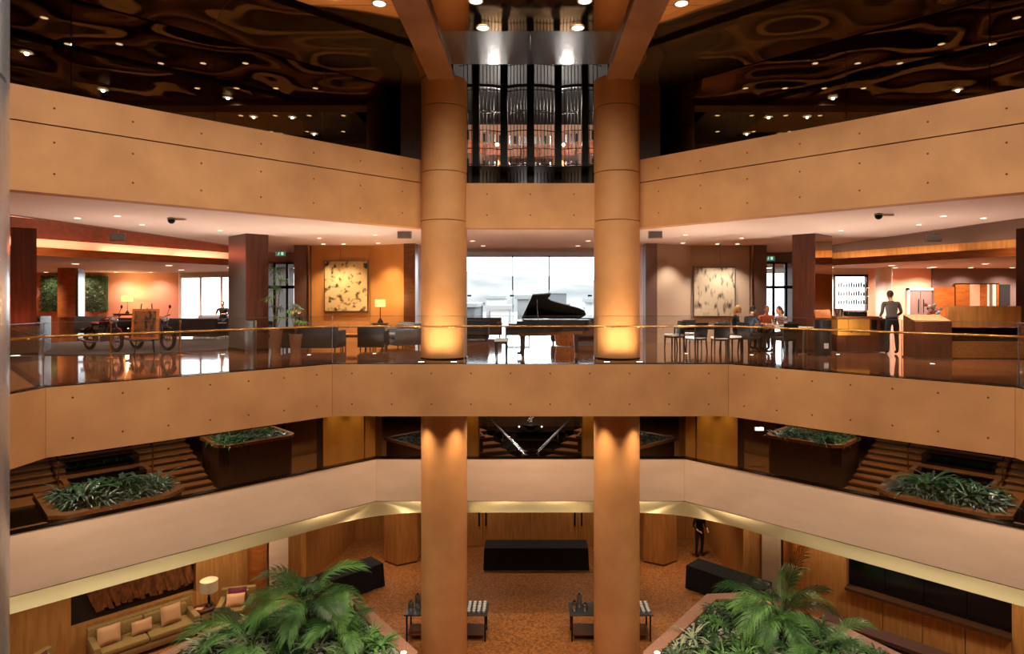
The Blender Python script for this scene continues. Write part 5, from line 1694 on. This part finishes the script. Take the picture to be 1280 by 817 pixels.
# plant beside the man
rng = random.Random(2)
t = thing('potted_plant', 'bushy dark plant in a grey pot between the bar counter and the standing man', 'plant', (9.95, 18.6, 0))
MB().lathe([(0.16, 0), (0.2, 0.75), (0.21, 0.8), (0.18, 0.78)], n=20).build('pot', 'panel_steel', t, True)
for k in range(3):
    inst('foliage', ROS['dark'][k], t, (0, 0, 0.8), (0, 0, k * 1.3), 0.6 + 0.1 * k)
# lectern
t = thing('lectern', 'reddish wood reception lectern with an open book of menus on its sloping top', 'lectern', (10.36, 16.3, 0), R(-6))
MB().add([(-0.45, -0.3, 0.04), (0.45, -0.3, 0.04), (0.45, 0.3, 0.04), (-0.45, 0.3, 0.04), (-0.45, -0.3, 0.96), (0.45, -0.3, 0.96), (0.45, 0.3, 1.12), (-0.45, 0.3, 1.12)],
         [(0, 3, 2, 1), (4, 5, 6, 7), (0, 1, 5, 4), (1, 2, 6, 5), (2, 3, 7, 6), (3, 0, 4, 7)]).build('body', 'wood_red', t)
MB().box(-0.47, 0.47, -0.32, 0.32, 0, 0.04).build('plinth', 'steel', t)
o = MB()
for a, b in ((-0.44, -0.005), (0.005, 0.44)):
    sl = 0.16 / 0.6
    MB().add([(a, -0.29, 0.972), (b, -0.29, 0.972), (b, 0.27, 0.972 + sl * 0.56), (a, 0.27, 0.972 + sl * 0.56), (a, -0.29, 0.985), (b, -0.29, 0.985), (b, 0.27, 0.985 + sl * 0.56), (a, 0.27, 0.985 + sl * 0.56)],
             [(0, 3, 2, 1), (4, 5, 6, 7), (0, 1, 5, 4), (1, 2, 6, 5), (2, 3, 7, 6), (3, 0, 4, 7)]).build('menu_page', 'book_tan', t)
# reception desk at far right
t = thing('reception_desk', 'wide wooden reception desk at the right edge, high back panel over a dark gap', 'desk', (11.75, 16.2, 0), R(-2))
MB().box(-0.85, 1.0, 0.05, 0.15, 0.82, 1.36).build('back_panel', 'wood_panel', t)
MB().box(-0.9, 1.0, 0.1, 0.6, 0.4, 0.8).build('dark_recess', 'dark_bronze', t)
MB().box(-0.95, 1.0, -0.05, 0.6, 0.02, 0.44).build('front_panel', 'granite_tan', t)
MB().box(-0.92, 1.0, -0.02, 0.6, 0.0, 0.02).build('plinth', 'black', t)
t = thing('flower_vase', 'vase of red and white flowers left of the reception desk', 'flowers', (11.15, 17.3, 0))
MB().lathe([(0.2, 0), (0.2, 0.7), (0.22, 0.72)], n=20).build('pedestal', 'black', t, True)
MB().lathe([(0.06, 0.72), (0.1, 0.85), (0.06, 1.0)], n=16).build('vase', 'porcelain', t, True)
for k in range(14):
    a = k * 2.4; rr_ = 0.05 + 0.012 * k
    MB().ball((rr_ * math.cos(a), rr_ * math.sin(a), 1.08 + 0.05 * ((k * 3) % 7)), 0.05, n=8, m=6).build('blossom', ('flower_red', 'porcelain', 'porcelain')[k % 3], t, True)
inst('foliage', ROS['dark'][0], t, (0, 0, 0.98), (0, 0, 0), 0.3)

# ================================================================== LOUNGE SIDE
sofa((-6.5, 18.7, 0), R(178), 1.7, 0.85, 0.72, 'fabric_dark', 'dark sofa with its back to the balustrade right of the potted plants', 'dark sofas near the golden painting')
sofa((-4.75, 18.9, 0), R(182), 0.8, 0.8, 0.76, 'leather_black', 'black armchair with its back to the balustrade below the lit lamp', 'dark sofas near the golden painting', 1, 'armchair')
sofa((-4.15, 19.9, 0), R(-55), 1.4, 0.85, 0.78, 'fabric_grey', 'pale grey sofa seen from its end beside the left round column', None, 2)
table('low dark table between the dark sofas', (-5.6, 20.0, 0), 0.9, 0.6, 0.42, 'wood_orange', 'wood_brown', name='coffee_table')
table('small console under the lit lamp at the golden wall', (-5.1, 21.2, 0), 0.5, 0.4, 0.72, 'wood_brown', 'wood_brown', name='console_table')
def lit_lamp(loc, label, e, sh=0.16, stem=0.55, pw=0.2):
    t = thing('table_lamp', label, 'lamp', loc)
    MB().lathe([(0.1, 0), (0.1, 0.03), (0.06, 0.1), (0.015, 0.16), (0.012, stem)], n=14).build('base', 'black_metal', t, True)
    MB().lathe([(pw, stem), (pw, stem + sh * 2)], n=24, cap=False).build('shade', 'shade_lit', t, True)
    MB().ball((0, 0, stem + sh), 0.05, n=10, m=8).build('bulb', 'lens', t)
    point((0, 0, stem + sh * 2 + 0.06), e, (1, 0.62, 0.26), 0.06, t)
    point((0, 0, stem - 0.06), e * 0.4, (1, 0.62, 0.26), 0.06, t)
lit_lamp((-5.1, 21.2, 0.72), 'glowing table lamp on the console at the golden wall', 40, 0.12, 0.55, 0.17)
lit_lamp((-20.8, 32.2, 0.75), 'glowing table lamp against the peach lounge wall', 60, 0.15, 0.62, 0.26)
table('console under the glowing lamp at the peach lounge wall', (-20.8, 32.2, 0), 1.2, 0.5, 0.75, 'wood_brown', 'wood_brown', name='console_table')
# potted plants
for i, (x, y, h_, n, lab) in enumerate(((-7.4, 18.15, 0.62, 4, 'tall glossy plant in a tapered pot beside the red pillar'), (-6.85, 18.2, 0.5, 2, 'smaller flowering plant in a round pot left of the dark sofa'))):
    t = thing('potted_plant', lab, 'plant', (x, y, 0))
    MB().lathe([(0.13, 0), (0.19, h_), (0.2, h_ + 0.02), (0.17, h_ - 0.02)], n=20).build('pot', 'pot', t, True)
    r_ = random.Random(i)
    for k in range(n + 2):
        a = k * 1.7
        hh = h_ + 0.35 + 0.28 * k * (1 if i == 0 else 0.5)
        MB().tube([(0, 0, h_), (0.06 * math.cos(a), 0.06 * math.sin(a), (h_ + hh) / 2), (0.13 * math.cos(a), 0.13 * math.sin(a), hh)], 0.012, 6).build('stem', 'stem', t)
        inst('foliage', ROS['dark'][k % 4] if k % 2 else ROS['green'][k % 3], t, (0.13 * math.cos(a), 0.13 * math.sin(a), hh), (0.3 * math.sin(a), 0.3, a), 0.5)
    if i == 1:
        for k in range(5):
            a = k * 1.26
            MB().ball((0.1 * math.cos(a), 0.1 * math.sin(a), 1.15 + 0.06 * (k % 3)), 0.05, n=8, m=6).build('blossom', 'cushion_peach', t, True)
t = thing('waste_bin', 'slim steel bin standing at the foot of the left red pillar', 'bin', (-8.0, 17.85, 0))
MB().lathe([(0.15, 0), (0.16, 0.9), (0.15, 0.92)], n=24).build('body', 'panel_steel', t, True)
MB().lathe([(0.1, 0.92), (0.1, 0.935)], n=20).build('lid', 'black_metal', t)
# dark carpet
car = []
for k in range(25):
    a = PI * (0.0 + 2 * k / 24)
    car.append((-12.9 + 4.0 * math.cos(a), 20.3 + 3.2 * math.sin(a)))
o = MB().prism(car[:-1], 0.002, 0.02).build('rug', 'carpet_dark'); tag(o, 'large dark oval rug under the motorcycles in the lounge', 'rug')
# stanchions
for x, y, lab in ((-11.0, 16.35, 'brass stanchion left of the framed poster'), (-9.55, 17.0, 'brass stanchion right of the framed poster')):
    t = thing('stanchion', lab, 'stanchion', (x, y, 0), 0, 'brass stanchions')
    MB().lathe([(0.17, 0), (0.17, 0.012), (0.05, 0.035), (0.025, 0.05)], n=24).build('base', 'brass', t, True)
    MB().lathe([(0.022, 0.04), (0.022, 0.9)], n=12).build('post', 'brass', t, True)
    MB().lathe([(0.035, 0.9), (0.04, 0.93), (0.02, 0.97)], n=12).build('cap', 'brass', t, True)
# easel with poster
t = thing('poster_easel', 'framed brown poster of dark figures standing on a black easel', 'easel', (-10.4, 16.85, 0), R(6))
for sx in (-1, 1):
    MB().tube([(sx * 0.26, -0.05, 0), (sx * 0.13, 0.08, 1.42)], 0.014, 6).build('leg', 'black_metal', t)
MB().tube([(0, 0.5, 0), (0, 0.1, 1.3)], 0.014, 6).build('leg', 'black_metal', t)
MB().tube([(-0.24, -0.04, 0.42), (0.24, -0.04, 0.42)], 0.012, 6).build('ledge', 'black_metal', t)
fr = MB().box(-0.34, 0.34, -0.02, 0.02, 0, 0.82).xform(Matrix.Translation((0, -0.03, 0.46)) @ Matrix.Rotation(R(-5), 4, 'X'))
fr.build('frame', 'wood_orange', t)
fr = MB().box(-0.28, 0.28, -0.028, -0.018, 0.06, 0.76).xform(Matrix.Translation((0, -0.03, 0.46)) @ Matrix.Rotation(R(-5), 4, 'X'))
fr.build('poster_print', 'poster', t)

# motorcycles
def motorcycle(loc, rz, label, tank):
    """long axis local x, front at +x"""
    t = thing('motorcycle', label, 'motorcycle', loc, rz, 'vintage motorcycles')
    Rw = 0.32
    for x in (-0.68, 0.72):
        ring = [(x + 0.27 * math.cos(a * PI / 14), 0, Rw + 0.27 * math.sin(a * PI / 14)) for a in range(28)]
        ty = MB().tube(ring, 0.05, 8, True).build('wheel', 'rubber', t, True)
        ring = [(x + 0.22 * math.cos(a * PI / 14), 0, Rw + 0.22 * math.sin(a * PI / 14)) for a in range(28)]
        MB().tube(ring, 0.018, 6, True).build('rim', 'steel', ty, True)
        hb = MB().tube([(x, -0.06, Rw), (x, 0.06, Rw)], 0.05, 10)
        for k in range(10):
            a = k * PI / 5
            hb.tube([(x, 0, Rw), (x + 0.22 * math.cos(a), 0, Rw + 0.22 * math.sin(a))], 0.006, 4)
        hb.build('spokes', 'steel', ty)
        fd = [(x + 0.35 * math.cos(a * PI / 12), 0, Rw + 0.35 * math.sin(a * PI / 12)) for a in range(1, 10)]
        MB().tube(fd, 0.045, 6).build('mudguard', tank, t, True)
    MB().tube([(-0.68, 0.07, Rw), (-0.3, 0.1, 0.75), (0.35, 0.05, 0.82), (0.45, 0.03, 0.8)], 0.02, 6).build('frame', 'black_metal', t)
    MB().tube([(-0.68, -0.07, Rw), (-0.3, -0.1, 0.75), (0.35, -0.05, 0.82), (0.1, -0.08, 0.28), (-0.3, -0.08, 0.28), (-0.68, -0.07, Rw)], 0.02, 6).build('frame', 'black_metal', t)
    for sy in (-1, 1):
        MB().tube([(0.72, sy * 0.08, Rw), (0.48, sy * 0.08, 0.95)], 0.022, 6).build('fork', 'steel', t)
    MB().tube([(0.25, -0.36, 1.02), (0.4, -0.3, 1.05), (0.48, 0, 0.98), (0.4, 0.3, 1.05), (0.25, 0.36, 1.02)], 0.014, 6).build('handlebar', 'steel', t)
    MB().ball((0.18, 0, 0.86), 0.27, 0.14, 0.13, 14, 10).build('tank', tank, t, True)
    MB().ball((-0.28, 0, 0.8), 0.27, 0.14, 0.06, 14, 8).build('saddle', 'wood_orange' if tank == 'tank_red' else 'leather_black', t, True)
    eng = MB().rbox(-0.2, 0.18, -0.14, 0.14, 0.28, 0.46, 0.03)
    for k in range(5):
        eng.box(-0.12, 0.12, -0.11, 0.11, 0.47 + k * 0.045, 0.495 + k * 0.045)
    eng.build('engine', 'panel_steel', t)
    MB().tube([(0.12, -0.16, 0.5), (0.2, -0.18, 0.3), (-0.2, -0.2, 0.26), (-0.85, -0.2, 0.32)], [0.025, 0.025, 0.03, 0.045], 8).build('exhaust', 'chrome', t, True)
    hl = MB().ball((0.6, 0, 0.9), 0.09, 0.1, 0.1, 12, 8).build('headlamp', 'chrome', t, True)
    MB().tube([(0.3, 0.28, 1.05), (0.3, 0.36, 1.25)], 0.008, 5).build('mirror_stem', 'black_metal', t)
    MB().ball((0.3, 0.37, 1.29), 0.055, 0.015, 0.055, 10, 6).build('mirror', 'black_metal', t, True)
    MB().box(-0.98, -0.9, -0.1, 0.1, 0.5, 0.62).build('tail_lamp', 'tank_red', t)
motorcycle((-12.55, 18.3, 0.02), R(-28), 'brown motorcycle with a tan saddle, left of the framed poster', 'tank_red')
motorcycle((-11.35, 18.7, 0.02), R(-24), 'chrome and black motorcycle directly behind the framed poster', 'black_metal')
# lounge sofas, column, green wall
for x, y, rz, lab in ((-15.5, 24.5, R(180), 'black lounge sofa behind the motorcycles, left'), (-12.9, 24.0, R(175), 'grey lounge sofa near the lounge window'), (-13.4, 27.2, R(10), 'grey sofa the silhouetted man sits on'), (-17.8, 26.0, R(160), 'dark lounge sofa at far left under the green wall'), (-11.2, 25.0, R(90), 'grey lounge sofa end beside the left red pillar')):
    sofa((x, y, 0), rz, 2.2, 0.9, 0.8, 'fabric_dark' if 'grey' not in lab else 'fabric_grey', lab, 'lounge sofas')
t = thing('lounge_column', 'round wood clad column standing in the lounge before the green wall', 'column', (-20.6, 28.0, 0))
MB().lathe([(0.5, 0.7), (0.5, 2.88)], n=40).build('cladding', 'wood_orange', t, True)
MB().lathe([(0.46, 0), (0.46, 0.7)], n=40).build('base', 'wood_brown', t, True)
MB().box(0.4, 0.53, -0.3, 0.1, 0.0, 2.88).build('steel_strip', 'steel', t)
for i, (x0, x1) in enumerate(((-25.7, -24.1), (-23.4, -22.3))):
    t = thing('green_wall', 'leafy green wall panel %s the lounge column' % ('left of' if i == 0 else 'right of'), 'green wall', ((x0 + x1) / 2, 32.8, 0.85))
    w_ = x1 - x0
    MB().box(-w_ / 2, w_ / 2, 0, 0.15, 0, 1.85).build('panel', 'leaf_dark', t)
    r_ = random.Random(i)
    mb = MB()
    for k in range(1100):
        x, z = r_.uniform(-w_ / 2, w_ / 2), r_.uniform(0, 1.85)
        a = r_.uniform(0, 6.28); l = r_.uniform(0.07, 0.14)
        dx, dz = math.cos(a) * l, math.sin(a) * l
        mb.add([(x, -0.02, z), (x + dx * 0.5 - dz * 0.3, -0.1, z + dz * 0.5 + dx * 0.3), (x + dx, -0.07, z + dz), (x + dx * 0.5 + dz * 0.3, -0.1, z + dz * 0.5 - dx * 0.3)], [(0, 1, 2, 3)])
    tag(mb.build('leaves', 'leaf_dark', t), kind='stuff')
t = thing('display_cabinet', 'brown cabinet with a studded chrome edge beside the left outer pillar', 'cabinet', (-14.2, 18.0, 0))
MB().box(-0.22, 0.14, -0.2, 0.2, 0.0, 1.05).build('body', 'wood_brown', t)
MB().box(0.14, 0.22, -0.2, 0.2, 0.0, 1.05).build('chrome_edge', 'chrome', t)
for k in range(8):
    MB().ball((0.18, -0.21, 0.08 + k * 0.13), 0.03, n=8, m=6).build('stud', 'steel', t)

# ================================================================== PIANO HALL
def piano():
    t = thing('grand_piano', 'black grand piano with its lid raised between the round columns', 'piano', (-0.25, 16.65, 0), 0)
    # outline seen from above: keyboard at -x, tail at +x, straight spine at +y, bent side at -y
    out = [(-0.05, 0.72), (1.62, 0.72)]
    for k in range(9):
        a = PI / 2 - k * PI / 8
        out.append((1.62 + 0.26 * math.cos(a), 0.46 + 0.26 * math.sin(a)))
    out += [(1.35, 0.10), (1.1, -0.06), (0.9, -0.3), (0.72, -0.55), (0.5, -0.7), (0.25, -0.74), (-0.05, -0.74)]
    body = MB().prism(out, 0.68, 0.98)
    body.build('case', 'piano_black', t)
    MB().prism([(x * 0.96, y * 0.95) for x, y in out], 0.6, 0.68).build('soundboard', 'wood_brown', t)
    MB().box(-0.36, -0.05, -0.74, 0.72, 0.62, 0.72).build('key_bed', 'piano_black', t)
    for sy in (-1, 1):
        MB().box(-0.36, -0.05, sy * 0.68 - 0.06, sy * 0.68 + 0.05, 0.72, 0.86).build('cheek', 'piano_black', t)
    MB().box(-0.34, -0.16, -0.62, 0.62, 0.72, 0.74).build('white_keys', 'porcelain', t)
    bk = MB()
    for k in range(50):
        if k % 7 in (2, 6):
            continue
        y = -0.61 + k * 0.0245
        bk.box(-0.26, -0.16, y - 0.006, y + 0.006, 0.74, 0.752)
    tag(bk.build('black_keys', 'black', t), kind='stuff')
    MB().box(-0.10, -0.05, -0.62, 0.62, 0.72, 0.98).build('fallboard', 'piano_black', t)
    md = MB().box(-0.01, 0.01, -0.45, 0.45, 0, 0.26).xform(Matrix.Translation((0.06, 0, 0.98)) @ Matrix.Rotation(R(18), 4, 'Y'))
    md.build('music_desk', 'piano_black', t)
    # raised lid hinged on the spine
    lid = [(0.0, 0.0), (0.3, -1.42), (0.78, -1.5), (0.70, -1.2), (0.8, -1.06), (1.05, -0.9), (1.3, -0.76), (1.55, -0.62), (1.72, -0.45), (1.78, -0.25), (1.7, -0.08), (1.6, 0.0)]
    lb = MB().prism(lid, 0, 0.03)
    lb.xform(Matrix.Translation((0, 0.72, 1.0)) @ Matrix.Rotation(R(-27), 4, 'X'))
    lb.build('lid', 'piano_black', t)
    p0 = Vector((0.45, -0.62, 0.98))
    MB().tube([(0.45, -0.6, 0.98), (0.42, -0.42, 1.0 + 1.12 * math.sin(R(27)) + 0.02)], 0.01, 6).build('lid_prop', 'piano_black', t)
    for x, y in ((0.05, -0.6), (0.05, 0.55), (1.5, 0.42)):
        MB().frustum((x, y), 0.08, 0.04, 0.04, (x, y), 0.62, 0.07, 0.07).build('leg', 'piano_black', t)
        MB().tube([(x, y - 0.03, 0.03), (x, y + 0.03, 0.03)], 0.03, 10).build('caster', 'brass', t)
        MB().box(x - 0.03, x + 0.03, y - 0.02, y + 0.02, 0.03, 0.09).build('caster_fork', 'brass', t)
    for y in (-0.1, 0.1):
        MB().tube([(-0.02, y, 0.12), (0.05, y, 0.6)], 0.014, 6).build('lyre_post', 'piano_black', t)
    MB().box(-0.1, 0.08, -0.16, 0.16, 0.08, 0.14).build('lyre_base', 'piano_black', t)
    for y in (-0.08, 0, 0.08):
        MB().box(-0.2, -0.08, y - 0.015, y + 0.015, 0.08, 0.095).build('pedal', 'brass', t)
piano()
t = thing('piano_bench', 'black piano bench with a pale padded top', 'bench', (-0.75, 16.2, 0), R(90))
MB().rbox(-0.35, 0.35, -0.17, 0.17, 0.46, 0.52, 0.02).build('cushion', 'white', t, True)
MB().box(-0.34, 0.34, -0.16, 0.16, 0.4, 0.46).build('apron', 'leather_black', t)
for sx in (-1, 1):
    for sy in (-1, 1):
        MB().frustum((sx * 0.31, sy * 0.13), 0, 0.014, 0.014, (sx * 0.31, sy * 0.13), 0.42, 0.024, 0.024).build('leg', 'leather_black', t)
sofa((-2.3, 22.5, 0), R(180), 1.6, 0.85, 0.78, 'fabric_dark', 'dark sofa behind the left column base in the piano hall', 'piano hall sofas')
sofa((-1.9, 25.0, 0), R(5), 1.5, 0.85, 0.76, 'fabric_brown', 'brown sofa facing out near the window behind the bench', 'piano hall sofas')
sofa((1.75, 21.4, 0), R(180), 2.1, 0.9, 0.74, 'fabric_brown', 'brown sofa with its back to the piano tail', 'piano hall sofas')
sofa((2.4, 24.6, 0), R(-20), 1.5, 0.85, 0.76, 'fabric_grey', 'grey armchair sofa at the window right of the piano', 'piano hall sofas')
table('low table before the bright window', (-0.5, 24.4, 0), 1.0, 0.6, 0.42, 'panel_steel', 'black_metal', name='coffee_table')
t = thing('wicker_stool', 'round amber wicker stool behind the piano tail', 'stool', (1.15, 20.4, 0))
MB().lathe([(0.3, 0.02), (0.36, 0.25), (0.36, 0.55), (0.3, 0.8)], n=28).build('drum', 'wood_orange', t, True)
for k in range(12):
    a = k * PI / 6
    MB().tube([(0.31 * math.cos(a), 0.31 * math.sin(a), 0.02), (0.37 * math.cos(a), 0.37 * math.sin(a), 0.4), (0.31 * math.cos(a), 0.31 * math.sin(a), 0.8)], 0.01, 5).build('rib', 'brass', t)

# ================================================================== SIGNS AND CAMERAS
def exit_sign(loc, label, green):
    t = thing('exit_sign', label, 'sign', loc, 0, 'hanging exit signs')
    MB().rbox(-0.2, 0.2, -0.03, 0.03, -0.2, 0, 0.008).build('case', 'steel', t)
    MB().box(-0.18, 0.18, -0.034, -0.03, -0.18, -0.02).build('face', 'exit_green' if green else 'sign_grey', t)
    MB().tube([(0, 0, 0), (0, 0, 0.06)], 0.01, 6).build('stem', 'steel', t)
    m_ = 'exit_white'
    if green:
        g = MB()
        g.ball((-0.05, -0.036, -0.05), 0.014, 0.003, 0.014, 8, 6)
        g.tube([(-0.055, -0.036, -0.065), (-0.07, -0.036, -0.11)], 0.01, 5)
        g.tube([(-0.07, -0.036, -0.11), (-0.045, -0.036, -0.13), (-0.05, -0.036, -0.16)], 0.007, 5)
        g.tube([(-0.07, -0.036, -0.11), (-0.09, -0.036, -0.14), (-0.115, -0.036, -0.14)], 0.007, 5)
        g.tube([(-0.055, -0.036, -0.075), (-0.03, -0.036, -0.09)], 0.006, 5)
        g.tube([(-0.055, -0.036, -0.075), (-0.09, -0.036, -0.085)], 0.006, 5)
        g.box(0.03, 0.11, -0.037, -0.033, -0.15, -0.04)
        g.build('running_figure', m_, t)
exit_sign((-10.9, 16.5, 3.28), 'grey hanging sign box before the lounge cove', False)
exit_sign((-3.55, 17.6, 3.45), 'grey hanging sign box left of the left round column', False)
exit_sign((3.5, 17.5, 3.45), 'grey hanging sign box right of the right round column', False)
exit_sign((10.6, 16.4, 3.25), 'grey hanging sign box before the restaurant cove', False)
exit_sign((-9.6, 24.0, 3.36), 'green exit sign above the glazed door on the left', True)
exit_sign((9.2, 24.0, 3.18), 'green exit sign above the glazed door on the right', True)
for s in (-1, 1):
    t = thing('security_camera', 'black dome security camera on the %s part of the main ceiling' % ('left' if s < 0 else 'right'), 'camera', (s * (8.4 if s < 0 else 7.7), 14.6 if s < 0 else 13.8, ZC - 0.01))
    MB().ball((0, 0, -0.05), 0.08, n=14, m=10).build('dome', 'black_metal', t, True)
    MB().lathe([(0.09, -0.03), (0.09, 0.0)], n=18).build('mount', 'white', t)
    MB().rbox(0.1, 0.32, -0.05, 0.05, -0.05, -0.01, 0.01).build('housing', 'white', t)

t = thing('emergency_light', 'small glowing white emergency light box in the recess right of the gold pillar', 'light', (7.55, 20.6, -2.75))
MB().rbox(-0.16, 0.16, -0.03, 0.03, -0.06, 0.06, 0.008).build('case', 'white', t)
MB().box(-0.13, 0.13, -0.034, -0.03, -0.045, 0.045).build('diffuser', 'strip_white', t)
